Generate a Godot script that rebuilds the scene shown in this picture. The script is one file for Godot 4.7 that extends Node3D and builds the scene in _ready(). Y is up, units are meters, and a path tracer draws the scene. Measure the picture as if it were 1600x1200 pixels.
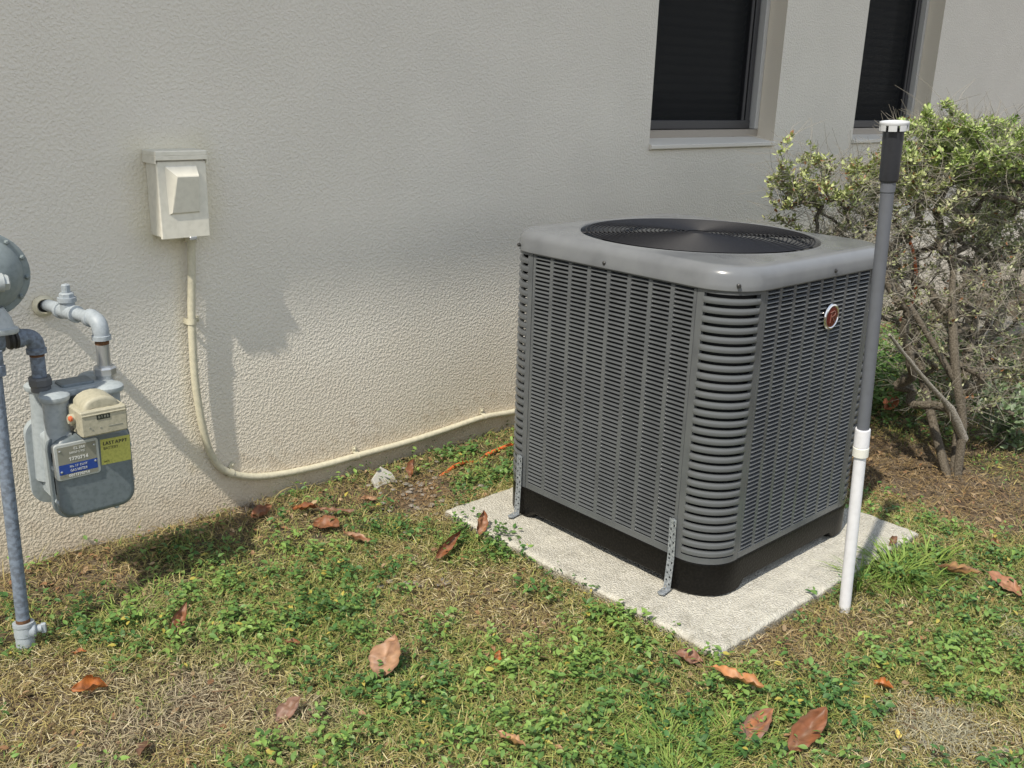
extends Node3D

# ---------------------------------------------------------------- geometry
class Geo:
	var v := PackedVector3Array()

	func tri(a: Vector3, b: Vector3, c: Vector3) -> void:  # counter-clockwise seen from outside; stored clockwise
		v.append(a); v.append(c); v.append(b)

	func quad(a: Vector3, b: Vector3, c: Vector3, d: Vector3) -> void:
		tri(a, b, c); tri(a, c, d)

	func loft(rings: Array, closed := true, cap0 := true, cap1 := true) -> void:
		var n: int = rings[0].size()
		for k in rings.size() - 1:
			var p: PackedVector3Array = rings[k]
			var q: PackedVector3Array = rings[k + 1]
			for i in (n if closed else n - 1):
				var j := (i + 1) % n
				quad(p[i], p[j], q[j], q[i])
		if cap0:
			fan(rings[0], true)
		if cap1:
			fan(rings[rings.size() - 1], false)

	func fan(ring: PackedVector3Array, back: bool) -> void:
		var c := Vector3.ZERO
		for p in ring:
			c += p
		c /= ring.size()
		for i in ring.size():
			var j := (i + 1) % ring.size()
			if back:
				tri(c, ring[j], ring[i])
			else:
				tri(c, ring[i], ring[j])

	func tube(path: Array, rad: Variant, sides := 8, caps := true) -> void:
		var rings := []
		var n := path.size()
		var side := Vector3.ZERO
		for k in n:
			var d: Vector3
			if k == 0: d = path[1] - path[0]
			elif k == n - 1: d = path[k] - path[k - 1]
			else: d = (path[k + 1] - path[k]).normalized() + (path[k] - path[k - 1]).normalized()
			if d.length() < 1e-7: d = path[n - 1] - path[0]
			d = d.normalized()
			if side == Vector3.ZERO:
				side = d.cross(Vector3.UP if absf(d.y) < 0.9 else Vector3.RIGHT).normalized()
			side = (side - d * side.dot(d)).normalized()
			var up := d.cross(side)
			var r: float = rad[k] if rad is Array else rad
			var ring := PackedVector3Array()
			for i in sides:
				var a := TAU * i / sides
				ring.append(path[k] + (side * cos(a) + up * sin(a)) * r)
			rings.append(ring)
		loft(rings, true, caps, caps)

	func lathe(profile: Array, xf := Transform3D(), sides := 24, caps := true) -> void:  # profile: Vector2(radius, height), rising
		var rings := []
		for p in profile:
			var ring := PackedVector3Array()
			for i in sides:
				var a := TAU * i / sides
				ring.append(xf * Vector3(p.x * cos(a), p.y, -p.x * sin(a)))
			rings.append(ring)
		loft(rings, true, caps, caps)

	func box(xf: Transform3D, size: Vector3, b := 0.002) -> void:
		var h := size / 2
		b = minf(b, minf(h.x, minf(h.y, h.z)) * 0.9)
		var i := h - Vector3(b, b, b)
		for ax in 3:
			for s in [-1, 1]:
				var u := (ax + 1) % 3
				var w := (ax + 2) % 3
				var q := []
				for k in [[-1, -1], [1, -1], [1, 1], [-1, 1]]:
					var p := Vector3.ZERO
					p[ax] = s * h[ax]; p[u] = k[0] * i[u]; p[w] = k[1] * i[w]
					q.append(xf * p)
				if s > 0: quad(q[0], q[1], q[2], q[3])
				else: quad(q[3], q[2], q[1], q[0])
		if b <= 0: return
		for ax in 3:  # edges along ax
			var u := (ax + 1) % 3
			var w := (ax + 2) % 3
			for k in [[1, 1], [-1, 1], [-1, -1], [1, -1]]:
				var q := []
				for e in [[0, -1], [1, -1], [1, 1], [0, 1]]:
					var p := Vector3.ZERO
					p[ax] = e[1] * i[ax]
					p[u] = k[0] * (h[u] if e[0] == 0 else i[u])
					p[w] = k[1] * (i[w] if e[0] == 0 else h[w])
					q.append(xf * p)
				if k[0] * k[1] > 0: quad(q[0], q[1], q[2], q[3]) if false else quad(q[3], q[2], q[1], q[0])
				else: quad(q[0], q[1], q[2], q[3])
		for sx in [-1, 1]:
			for sy in [-1, 1]:
				for sz in [-1, 1]:
					var a := xf * Vector3(sx * h.x, sy * i.y, sz * i.z)
					var c := xf * Vector3(sx * i.x, sy * h.y, sz * i.z)
					var d := xf * Vector3(sx * i.x, sy * i.y, sz * h.z)
					if sx * sy * sz > 0: tri(a, c, d)
					else: tri(a, d, c)

	func prism(poly: PackedVector2Array, xf: Transform3D, z0: float, z1: float, bevel := 0.002, steps := 1) -> void:
		# a plan in local x, y, counter-clockwise, raised along local z with a rounded front edge
		var rings := []
		rings.append(ring_of(poly, 0.0, xf, z0))
		rings.append(ring_of(poly, 0.0, xf, z1 - bevel))
		for k in range(1, steps + 1):
			var a := PI / 2 * k / steps
			rings.append(ring_of(poly, bevel * (1 - cos(a)), xf, z1 - bevel + bevel * sin(a)))
		loft(rings)

	func ring_of(poly: PackedVector2Array, inset: float, xf: Transform3D, z: float) -> PackedVector3Array:
		var out := PackedVector3Array()
		var n := poly.size()
		for i in n:
			var p := poly[i]
			if inset != 0.0:
				var d0 := (p - poly[(i + n - 1) % n]).normalized()
				var d1 := (poly[(i + 1) % n] - p).normalized()
				var m := Vector2(-d0.y, d0.x) + Vector2(-d1.y, d1.x)
				m = m.normalized()
				p += m * inset / maxf(0.5, m.dot(Vector2(-d0.y, d0.x)))
			out.append(xf * Vector3(p.x, p.y, z))
		return out

	func mesh(angle := 38.0) -> ArrayMesh:
		var n := v.size() / 3
		var fn := PackedVector3Array()
		var un := PackedVector3Array()
		fn.resize(n); un.resize(n)
		var at := {}
		for i in n:
			var c := (v[i * 3 + 2] - v[i * 3]).cross(v[i * 3 + 1] - v[i * 3])
			fn[i] = c; un[i] = c.normalized()
			for k in 3:
				var key := Vector3i((v[i * 3 + k] * 30000.0).round())
				if at.has(key): at[key].append(i)
				else: at[key] = [i]
		var nn := PackedVector3Array()
		nn.resize(v.size())
		var lim := cos(deg_to_rad(angle))
		for i in n:
			for k in 3:
				var s := Vector3.ZERO
				for f in at[Vector3i((v[i * 3 + k] * 30000.0).round())]:
					if un[f].dot(un[i]) > lim: s += fn[f]
				nn[i * 3 + k] = s.normalized() if s.length_squared() > 0 else Vector3.UP
		var a := []
		a.resize(Mesh.ARRAY_MAX)
		a[Mesh.ARRAY_VERTEX] = v
		a[Mesh.ARRAY_NORMAL] = nn
		var m := ArrayMesh.new()
		m.add_surface_from_arrays(Mesh.PRIMITIVE_TRIANGLES, a)
		return m

static func rrect(w: float, h: float, r: float, n := 6, c := Vector2.ZERO) -> PackedVector2Array:
	var out := PackedVector2Array()
	for k in 4:
		var o := Vector2((w / 2 - r) * [1, -1, -1, 1][k], (h / 2 - r) * [1, 1, -1, -1][k])
		for i in n + 1:
			var a := PI / 2 * (k + float(i) / n)
			out.append(c + o + Vector2(cos(a), sin(a)) * r)
	return out

static func ngon(r: float, n: int, c := Vector2.ZERO) -> PackedVector2Array:
	var out := PackedVector2Array()
	for i in n:
		out.append(c + Vector2(cos(TAU * i / n), sin(TAU * i / n)) * r)
	return out

static func frame_of(x: Vector3, y: Vector3, z: Vector3, o: Vector3) -> Transform3D:
	return Transform3D(Basis(x, y, z), o)

static func towards(dir: Vector3, o: Vector3) -> Transform3D:  # local y along dir
	var y := dir.normalized()
	var x := y.cross(Vector3.UP if absf(y.y) < 0.9 else Vector3.BACK).normalized()
	return Transform3D(Basis(x, y, x.cross(y)), o)

static func at(p: Vector3) -> Transform3D:
	return Transform3D(Basis(), p)

# indexed grid with colours: rows of points
static func grid_mesh(nx: int, ny: int, p: PackedVector3Array, c: PackedColorArray) -> ArrayMesh:
	var idx := PackedInt32Array()
	var nn := PackedVector3Array()
	nn.resize(p.size())
	for j in ny - 1:
		for i in nx - 1:
			var a := j * nx + i
			idx.append_array([a, a + nx, a + 1, a + 1, a + nx, a + nx + 1])
			var f := (p[a + 1] - p[a]).cross(p[a + nx] - p[a])
			nn[a] += f; nn[a + 1] += f; nn[a + nx] += f; nn[a + nx + 1] += f
	for i in nn.size():
		nn[i] = nn[i].normalized()
	var arr := []
	arr.resize(Mesh.ARRAY_MAX)
	arr[Mesh.ARRAY_VERTEX] = p
	arr[Mesh.ARRAY_NORMAL] = nn
	if c.size(): arr[Mesh.ARRAY_COLOR] = c
	arr[Mesh.ARRAY_INDEX] = idx
	var m := ArrayMesh.new()
	m.add_surface_from_arrays(Mesh.PRIMITIVE_TRIANGLES, arr)
	return m

# ---------------------------------------------------------------- naming
var taken := {}

func numbered(called: String) -> String:
	taken[called] = taken.get(called, 0) + 1
	return called if taken[called] == 1 else "%s_%03d" % [called, taken[called] - 1]

func thing(called: String, label: String, category: String, where := Vector3.ZERO, group := "") -> Node3D:
	var o := Node3D.new()
	o.name = numbered(called)
	add_child(o)
	o.position = where
	o.set_meta("label", label)
	o.set_meta("category", category)
	if group: o.set_meta("group", group)
	return o

func part(called: String, g: Variant, m: Material, parent: Node, xf := Transform3D(), angle := 38.0) -> MeshInstance3D:
	var o := MeshInstance3D.new()
	o.name = called
	o.mesh = g.mesh(angle) if g is Geo else g
	o.material_override = m
	o.transform = xf
	parent.add_child(o, true)
	return o

func single(called: String, g: Variant, m: Material, label: String, category: String, group := "", xf := Transform3D()) -> MeshInstance3D:
	var o := part(numbered(called), g, m, self, xf)
	o.set_meta("label", label)
	o.set_meta("category", category)
	if group: o.set_meta("group", group)
	return o

func scatter(called: String, m: Mesh, mt: Material, xfs: Array[Transform3D], cols: PackedColorArray, parent: Node) -> MultiMeshInstance3D:
	var mm := MultiMesh.new()
	mm.transform_format = MultiMesh.TRANSFORM_3D
	mm.use_colors = true
	mm.mesh = m
	mm.instance_count = xfs.size()
	for i in xfs.size():
		mm.set_instance_transform(i, xfs[i])
		mm.set_instance_color(i, cols[i])
	var o := MultiMeshInstance3D.new()
	o.name = called
	o.multimesh = mm
	o.material_override = mt
	o.set_meta("kind", "stuff")
	parent.add_child(o, true)
	return o

# ---------------------------------------------------------------- materials
var M := {}

func lin(r: float, g: float, b: float) -> Color:
	return Color(r, g, b).linear_to_srgb()

func noise(freq: float, oct := 4, kind := FastNoiseLite.TYPE_SIMPLEX_SMOOTH, sd := 1) -> FastNoiseLite:
	var n := FastNoiseLite.new()
	n.seed = sd
	n.noise_type = kind
	n.frequency = freq
	n.fractal_octaves = oct
	n.fractal_type = FastNoiseLite.FRACTAL_FBM if oct > 1 else FastNoiseLite.FRACTAL_NONE
	return n

func ntex(n: FastNoiseLite, size: int, stops: Array, seamless := true) -> NoiseTexture2D:
	var t := NoiseTexture2D.new()
	t.width = size; t.height = size
	t.seamless = seamless
	t.noise = n
	var g := Gradient.new()
	g.offsets = PackedFloat32Array(stops.map(func(s): return s[0]))
	g.colors = PackedColorArray(stops.map(func(s): return s[1] if s[1] is Color else Color(s[1], s[1], s[1])))
	t.color_ramp = g
	return t

func mat(called: String, c: Color, rough := 0.6, metal := 0.0) -> StandardMaterial3D:
	var m := StandardMaterial3D.new()
	m.resource_name = called
	m.albedo_color = c.linear_to_srgb()
	m.roughness = rough
	m.metallic = metal
	m.cull_mode = BaseMaterial3D.CULL_DISABLED
	M[called] = m
	return m

func tri_tex(m: StandardMaterial3D, scale: float, albedo: Texture2D = null, height: Texture2D = null, cm := 0.1, rough: Texture2D = null, world := false) -> StandardMaterial3D:
	m.uv1_triplanar = true
	m.uv1_world_triplanar = world
	m.uv1_scale = Vector3.ONE * scale
	if albedo: m.albedo_texture = albedo
	if height:
		m.heightmap_enabled = true
		m.heightmap_texture = height
		m.heightmap_scale = cm
	if rough: m.roughness_texture = rough
	return m

func make_materials() -> void:
	# stucco: lumpy knock-down relief, two metres a repeat
	var sn := noise(0.070, 3, FastNoiseLite.TYPE_SIMPLEX_SMOOTH, 7)
	sn.fractal_gain = 0.75
	sn.fractal_lacunarity = 1.7
	var st := ntex(sn, 2048, [[0.0, 0.0], [0.3, 0.2], [0.5, 0.45], [0.7, 0.84], [1.0, 1.0]])
	var s := mat("stucco", Color(1, 1, 1), 0.92)
	s.vertex_color_use_as_albedo = true
	tri_tex(s, 0.5, null, st, 0.185, null, true)
	var tr := mat("smooth_stucco", Color(0.78, 0.71, 0.585), 0.85)
	tri_tex(tr, 1.0, null, st, 0.06, null, true)
	var sl := mat("sill_paint", Color(0.68, 0.65, 0.58), 0.7)
	tri_tex(sl, 1.0, null, st, 0.05, null, true)
	var soil := mat("soil", Color(1, 1, 1), 0.97)
	soil.vertex_color_use_as_albedo = true
	var so := ntex(noise(0.03, 5, FastNoiseLite.TYPE_SIMPLEX, 3), 1024, [[0.0, Color(0.45, 0.42, 0.4)], [0.5, Color(0.8, 0.78, 0.75)], [1.0, Color(1, 1, 1)]])
	tri_tex(soil, 1.6, so, so, 1.2, null, true)
	# concrete: pale shell aggregate with grey pits
	var cn := noise(0.11, 3, FastNoiseLite.TYPE_CELLULAR, 5)
	cn.cellular_return_type = FastNoiseLite.RETURN_CELL_VALUE
	var ct := ntex(cn, 1024, [[0.0, Color(0.70, 0.69, 0.66)], [0.3, Color(0.90, 0.89, 0.85)], [0.7, Color(0.95, 0.94, 0.91)], [1.0, Color(1, 1, 0.98)]])
	var cb := ntex(noise(0.07, 5, FastNoiseLite.TYPE_SIMPLEX, 9), 1024, [[0.0, 0.0], [0.4, 0.5], [0.6, 0.75], [1.0, 1.0]])
	var cc := mat("concrete", Color(1, 1, 1), 0.93)
	cc.vertex_color_use_as_albedo = true
	tri_tex(cc, 1.7, ct, cb, 0.5, null, true)
	# paints
	var fine := ntex(noise(0.02, 5, FastNoiseLite.TYPE_SIMPLEX, 12), 512, [[0.0, Color(0.94, 0.94, 0.935)], [0.5, Color(0.98, 0.98, 0.98)], [1.0, Color(1, 1, 1)]])
	var dust := ntex(noise(0.008, 5, FastNoiseLite.TYPE_SIMPLEX, 14), 512, [[0.0, Color(0.86, 0.86, 0.86)], [0.45, Color(0.95, 0.95, 0.95)], [0.62, Color(0.98, 0.98, 0.975)], [1.0, Color(1, 1, 0.99)]])
	var rgh := ntex(noise(0.03, 4, FastNoiseLite.TYPE_SIMPLEX, 13), 512, [[0.0, 0.75], [1.0, 1.0]])
	tri_tex(mat("unit_paint", Color(0.110, 0.118, 0.125), 0.25), 1.3, dust, null, 0, rgh)
	M.unit_paint.metallic_specular = 0.55
	tri_tex(mat("lid_paint", Color(0.170, 0.179, 0.190), 0.26), 1.3, dust, null, 0, rgh)
	mat("coil_black", Color(0.012, 0.013, 0.014), 0.8)
	var bk := ntex(noise(0.06, 4, FastNoiseLite.TYPE_SIMPLEX, 21), 512, [[0.0, Color(0.6, 0.6, 0.6)], [0.62, Color(0.85, 0.83, 0.8)], [0.72, Color(1, 0.98, 0.94)], [1.0, Color(1, 1, 1)]])
	tri_tex(mat("base_black", Color(0.0085, 0.0082, 0.0080), 0.36), 3.0, bk, bk, 0.08)
	M.base_black.metallic_specular = 0.3
	mat("grille_black", Color(0.006, 0.0065, 0.010), 0.55)
	mat("fan_black", Color(0.014, 0.014, 0.018), 0.5)
	mat("chrome", Color(0.75, 0.75, 0.76), 0.18, 1.0)
	mat("badge_red", Color(0.10, 0.012, 0.008), 0.25)
	mat("badge_mark", Color(0.20, 0.085, 0.06), 0.4)
	mat("screw_dark", Color(0.06, 0.06, 0.06), 0.4, 0.6)
	var galv := ntex(noise(0.05, 4, FastNoiseLite.TYPE_CELLULAR, 31), 512, [[0.0, Color(0.55, 0.57, 0.6)], [0.5, Color(0.8, 0.82, 0.84)], [1.0, Color(1, 1, 1)]])
	tri_tex(mat("galvanised", Color(0.55, 0.57, 0.58), 0.5, 0.5), 6.0, galv)
	# gas fittings
	var gp := ntex(noise(0.025, 5, FastNoiseLite.TYPE_SIMPLEX, 41), 512, [[0.0, Color(0.86, 0.87, 0.87)], [0.5, Color(0.96, 0.965, 0.97)], [1.0, Color(1, 1, 1)]])
	tri_tex(mat("meter_grey", Color(0.36, 0.40, 0.415), 0.5), 4.0, gp, gp, 0.03)
	tri_tex(mat("meter_cover", Color(0.160, 0.190, 0.205), 0.42), 4.0, gp, gp, 0.03)
	tri_tex(mat("pipe_grey", Color(0.36, 0.40, 0.43), 0.5), 5.0, gp, gp, 0.04)
	tri_tex(mat("regulator_grey", Color(0.23, 0.27, 0.275), 0.5), 4.0, gp, gp, 0.03)
	tri_tex(mat("regulator_light", Color(0.42, 0.45, 0.45), 0.5), 4.0, gp, gp, 0.03)
	var rt := ntex(noise(0.022, 5, FastNoiseLite.TYPE_SIMPLEX, 43), 512, [[0.0, Color(0.70, 0.69, 0.68)], [0.4, Color(0.80, 0.80, 0.81)], [0.6, Color(0.94, 0.95, 0.97)], [1.0, Color(1, 1, 1)]])
	tri_tex(mat("riser_grey", Color(0.20, 0.24, 0.29), 0.6), 5.0, rt, rt, 0.05)
	mat("rubber_dark", Color(0.025, 0.024, 0.022), 0.6)
	mat("nut_dark", Color(0.11, 0.115, 0.12), 0.5, 0.2)
	tri_tex(mat("rust", Color(0.16, 0.075, 0.03), 0.85), 12.0, rt)
	mat("zinc", Color(0.50, 0.52, 0.53), 0.35, 0.75)
	tri_tex(mat("module_beige", Color(0.43, 0.40, 0.295), 0.55), 5.0, gp)
	mat("display_dark", Color(0.03, 0.035, 0.03), 0.3)
	mat("display_digit", Color(0.30, 0.30, 0.24), 0.5)
	mat("plate_metal", Color(0.30, 0.30, 0.26), 0.4, 0.4)
	mat("plate_rim", Color(0.50, 0.53, 0.53), 0.4, 0.3)
	mat("label_blue", Color(0.018, 0.055, 0.26), 0.4)
	mat("label_white", Color(0.62, 0.64, 0.62), 0.5)
	tri_tex(mat("sticker_yellow", Color(0.50, 0.49, 0.12), 0.55), 8.0, gp)
	mat("ink", Color(0.04, 0.04, 0.03), 0.6)
	mat("seal_orange", Color(0.55, 0.13, 0.05), 0.5)
	# wall fittings and pipes
	tri_tex(mat("box_cream", Color(0.74, 0.715, 0.615), 0.5), 3.0, fine)
	tri_tex(mat("conduit_cream", Color(0.62, 0.575, 0.43), 0.6), 3.0, gp)
	tri_tex(mat("pvc_white", Color(0.74, 0.75, 0.79), 0.35), 3.0, fine)
	mat("cap_grey", Color(0.52, 0.535, 0.55), 0.4)
	mat("pvc_cream", Color(0.70, 0.70, 0.65), 0.4)
	tri_tex(mat("pvc_grey", Color(0.125, 0.135, 0.155), 0.42), 3.0, fine)
	tri_tex(mat("sleeve_black", Color(0.03, 0.032, 0.038), 0.33), 6.0, gp)
	mat("frame_taupe", Color(0.34, 0.30, 0.25), 0.5)
	mat("frame_pale", Color(0.50, 0.49, 0.46), 0.5)
	mat("sash_bronze", Color(0.045, 0.044, 0.046), 0.45)
	mat("blind", Color(0.10, 0.098, 0.096), 0.6)
	mat("interior", Color(0.25, 0.24, 0.22), 0.9)
	var scr := mat("insect_screen", Color(0.02, 0.021, 0.023, 1.0), 0.9)
	scr.transparency = BaseMaterial3D.TRANSPARENCY_ALPHA
	var sc := Color(0.008, 0.0085, 0.0095).linear_to_srgb()
	sc.a = 0.66
	scr.metallic_specular = 0.1
	scr.albedo_color = sc
	var gl := mat("pane_glass", Color(0.9, 0.9, 0.9), 0.03)
	gl.transparency = BaseMaterial3D.TRANSPARENCY_ALPHA
	gl.metallic_specular = 0.2
	gl.albedo_color = Color(0.9, 0.92, 0.92, 0.05)
	mat("roof_white", Color(0.62, 0.60, 0.55), 0.8)
	mat("roof_shingle", Color(0.14, 0.12, 0.11), 0.95)
	mat("cord_orange", Color(0.62, 0.13, 0.03), 0.6)
	tri_tex(mat("chip_white", Color(0.42, 0.41, 0.37), 0.8), 6.0, fine)
	tri_tex(mat("splash_block", Color(0.62, 0.58, 0.50), 0.9), 3.0, cb)
	tri_tex(mat("pebble", Color(0.42, 0.40, 0.37), 0.9), 9.0, so)
	# plants: tint comes from each copy
	for k in [["blade", 0.7], ["straw", 0.9], ["weed_leaf", 0.5], ["shrub_leaf", 0.45]]:
		var m := mat(k[0], Color(1, 1, 1), k[1])
		m.vertex_color_use_as_albedo = true
		if k[0] != "straw":
			m.backlight_enabled = true
			m.backlight = Color(0.45, 0.55, 0.2)
	var bark := ntex(noise(0.03, 5, FastNoiseLite.TYPE_SIMPLEX, 51), 512, [[0.0, Color(0.45, 0.42, 0.38)], [0.55, Color(0.8, 0.78, 0.74)], [1.0, Color(1, 1, 1)]])
	tri_tex(mat("bark", Color(0.19, 0.17, 0.14), 0.9), 7.0, bark, bark, 0.3)
	tri_tex(mat("bark_pale", Color(0.52, 0.50, 0.46), 0.9), 7.0, bark, bark, 0.3)
	mat("twig", Color(0.245, 0.225, 0.185), 0.9)
	var dl := mat("dead_leaf", Color(1, 1, 1), 0.55)
	dl.vertex_color_use_as_albedo = true

# ---------------------------------------------------------------- ground shape and plant cover
var hn: FastNoiseLite
var pn: FastNoiseLite
const PAD := [-0.160, 0.888, 0.548, 1.600, 0.040]

func ground_y(x: float, z: float) -> float:
	var y := -0.013 + hn.get_noise_2d(x, z) * 0.016 + pn.get_noise_2d(x * 3.0 + 40.0, z * 3.0) * 0.010
	y -= 0.010 * exp(-z * z / 0.02)
	var d := Vector2(maxf(maxf(PAD[0] - x, x - PAD[1]), 0.0), maxf(maxf(PAD[2] - z, z - PAD[3]), 0.0)).length()
	y = lerpf(y, 0.010 + 0.3 * (y + 0.012), exp(-d * d / 0.022))
	return y

# patches: x, z, radius, strength
const GREEN := [
	[-0.80, 1.25, 0.20, 0.9], [-0.75, 0.76, 0.22, 0.8], [-1.13, 0.44, 0.18, 0.6], [-0.84, 0.31, 0.22, 0.8], [-0.19, 0.80, 0.14, 1.2], [-0.43, 1.50, 0.25, 1.0],
	[-0.08, 1.83, 0.15, 1.3], [0.20, 0.32, 0.16, 1.3], [0.45, 0.30, 0.14, 1.0], [-0.29, 0.36, 0.12, 0.8], [0.31, 1.99, 0.18, 1.2], [0.67, 1.97, 0.2, 0.9], [0.67, 1.64, 0.15, 0.9], [-0.47, 1.71, 0.16, 1.0],
	[-0.93, 0.81, 0.15, 0.8], [-0.22, 1.19, 0.12, 0.4], [1.01, 1.76, 0.22, 0.6], [3.06, 0.55, 0.6, 1.6], [2.41, 0.72, 0.4, 1.6], [-1.27, 0.49, 0.12, 0.5], [-0.60, 1.42, 0.2, 0.6], [-0.68, 0.52, 0.2, 0.6]]
const BARE := [
	[-0.38, 0.98, 0.13, 0.9], [-0.36, 1.16, 0.13, 0.7], [-1.42, 0.82, 0.22, 1.0], [-0.10, 0.31, 0.13, 1.0], [-1.41, 0.62, 0.12, 0.7], [0.02, 1.63, 0.12, 1.1], [0.36, 1.76, 0.13, 0.7],
	[1.50, 1.33, 0.26, 1.1], [-0.72, 0.05, 0.16, 0.8], [-0.49, 0.80, 0.07, 1.2], [-0.16, 0.40, 0.07, 1.2], [0.06, 2.07, 0.12, 1.1], [-1.13, 0.98, 0.14, 0.8], [1.4, 1.65, 0.25, 0.6], [1.2, 1.1, 0.3, 0.8], [-1.2, 0.05, 0.2, 0.6]]

func patch(list: Array, x: float, z: float) -> float:
	var s := 0.0
	for p in list:
		var d: float = ((x - p[0]) * (x - p[0]) + (z - p[1]) * (z - p[1])) / (p[2] * p[2])
		if d < 6.0: s += p[3] * exp(-d)
	return s

func greenness(x: float, z: float) -> float:
	return clampf(0.36 + 0.75 * pn.get_noise_2d(x, z) + 0.50 * patch(GREEN, x, z) - 0.60 * patch(BARE, x, z), 0.0, 1.0)

func on_pad(x: float, z: float, m := 0.0) -> bool:
	return x > PAD[0] - m and x < PAD[1] + m and z > PAD[2] - m and z < PAD[3] + m

# ---------------------------------------------------------------- the scene
func _ready() -> void:
	var cam := Camera3D.new()
	cam.name = "camera"
	add_child(cam)
	cam.position = Vector3(-1.9124, 1.3307, 2.7300)
	cam.basis = Basis(Vector3(0.73908, 0.02915, 0.67298), Vector3(0.17893, 0.95468, -0.23786), Vector3(-0.64942, 0.29622, 0.70037)).orthonormalized()
	cam.fov = 43.78
	cam.near = 0.05
	cam.far = 400.0
	cam.current = true
	var env := Environment.new()
	env.background_mode = Environment.BG_SKY
	var sky := Sky.new()
	var sm := ProceduralSkyMaterial.new()
	sm.sky_top_color = Color(0.74, 0.79, 0.87)
	sm.sky_horizon_color = Color(0.985, 0.985, 0.975)
	sm.sky_curve = 0.25
	sm.sky_energy_multiplier = 1.13
	sm.ground_bottom_color = Color(0.30, 0.30, 0.22)
	sm.ground_horizon_color = Color(0.5, 0.5, 0.45)
	sm.ground_energy_multiplier = 1.0
	sky.sky_material = sm
	env.sky = sky
	env.tonemap_mode = Environment.TONE_MAPPER_LINEAR
	env.tonemap_exposure = 1.0
	env.sdfgi_enabled = true
	env.ssao_enabled = true
	env.ssil_enabled = true
	var we := WorldEnvironment.new()
	we.name = "world"
	we.environment = env
	add_child(we)
	var sun := DirectionalLight3D.new()
	sun.name = "sun"
	sun.light_energy = 1.6
	sun.light_color = Color(1.0, 0.965, 0.905)
	sun.light_angular_distance = 1.0
	sun.shadow_enabled = true
	add_child(sun)
	sun.look_at_from_position(Vector3.ZERO, Vector3(0.70, -1.0, -0.205))

	hn = noise(1.7, 4, FastNoiseLite.TYPE_SIMPLEX_SMOOTH, 61)
	pn = noise(3.2, 4, FastNoiseLite.TYPE_SIMPLEX_SMOOTH, 62)
	seed(11)
	make_materials()
	ground()
	house()
	pad()
	air_conditioner()
	disconnect_box()
	conduit()
	gas_meter()
	gas_pipes()
	regulator()
	standpipe()
	shrub()
	small_things()
	dead_leaves()
	plants()

func ground() -> void:
	var xs := [-90.0, -40.0, -18.0, -9.0, -5.0]
	var zs := [-60.0, -20.0, -4.0, -0.5]
	var x := -3.0
	while x <= 5.001:
		xs.append(x); x += 0.035
	xs.append_array([7.0, 12.0, 25.0, 60.0, 120.0])
	var z := -0.05
	while z <= 3.2:
		zs.append(z); z += 0.035
	zs.append_array([4.0, 6.0, 10.0, 20.0, 50.0, 100.0])
	var p := PackedVector3Array()
	var c := PackedColorArray()
	var r := noise(9.0, 4, FastNoiseLite.TYPE_SIMPLEX, 63)
	for zz in zs:
		for xx in xs:
			p.append(Vector3(xx, ground_y(xx, zz) + r.get_noise_2d(xx, zz) * 0.006, zz))
			var g := greenness(xx, zz)
			var t := clampf(0.5 + r.get_noise_2d(xx + 7.0, zz), 0.0, 1.0)
			var k := Color(0.13, 0.088, 0.05).lerp(Color(0.22, 0.18, 0.13), t)
			c.append(k.lerp(Color(0.06, 0.055, 0.022), g * 0.7))
	var o := part("ground", grid_mesh(xs.size(), zs.size(), p, c), M.soil, self)
	o.set_meta("kind", "structure")
	o.set_meta("label", "uneven brown soil of the lawn beside the house")

# ---------------------------------------------------------------- house
const WIN := [[1.381, 2.332], [3.099, 3.973]]
const SILL := 1.105
const HEAD := 2.38
const EAVE_Y := 3.60
const EAVE_Z := 0.60

func wall_color(x: float, y: float) -> Color:
	var n := pn.get_noise_2d(x * 0.6 + 20.0, y * 0.6)
	var n2 := hn.get_noise_2d(x * 3.0 + 5.0, y * 5.0)
	var c := Color(0.71, 0.67, 0.585) * (1.0 + 0.05 * n)
	# splashed soil along the foot of the wall
	var d := clampf(1.0 - (y + 0.02 + n2 * 0.05) / 0.16, 0.0, 1.0)
	c = c.lerp(Color(0.40, 0.335, 0.245), d * 0.9)
	var mud := smoothstep(0.10, 0.34, hn.get_noise_2d(x * 14.0, y * 14.0 + 9.0) + 0.30 - y * 3.2)
	c = c.lerp(Color(0.33, 0.26, 0.18), mud * 0.55)
	var e := clampf(1.0 - (y - 0.05 + n * 0.1) / 0.45, 0.0, 1.0)
	c = c.lerp(Color(0.70, 0.61, 0.465), e * 0.65)
	# cream overspray round the box and the conduit
	var b := Vector2(maxf(absf(x + 0.735) - 0.085, 0.0), maxf(absf(y - 1.02) - 0.12, 0.0)).length()
	c = c.lerp(Color(0.70, 0.65, 0.50), clampf(1.0 - b / 0.07 + n2 * 0.3, 0.0, 1.0) * 0.7)
	if y < 0.9 and y > 0.15:
		c = c.lerp(Color(0.67, 0.60, 0.43), clampf(1.0 - absf(x + 0.735) / 0.03, 0.0, 1.0) * 0.5)
	var g := Vector2(x + 1.128, y - 0.727).length()
	c = c.lerp(Color(0.69, 0.63, 0.46), clampf(1.2 - g / 0.045, 0.0, 1.0) * 0.6)
	return Color(c.r, c.g, c.b)

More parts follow.
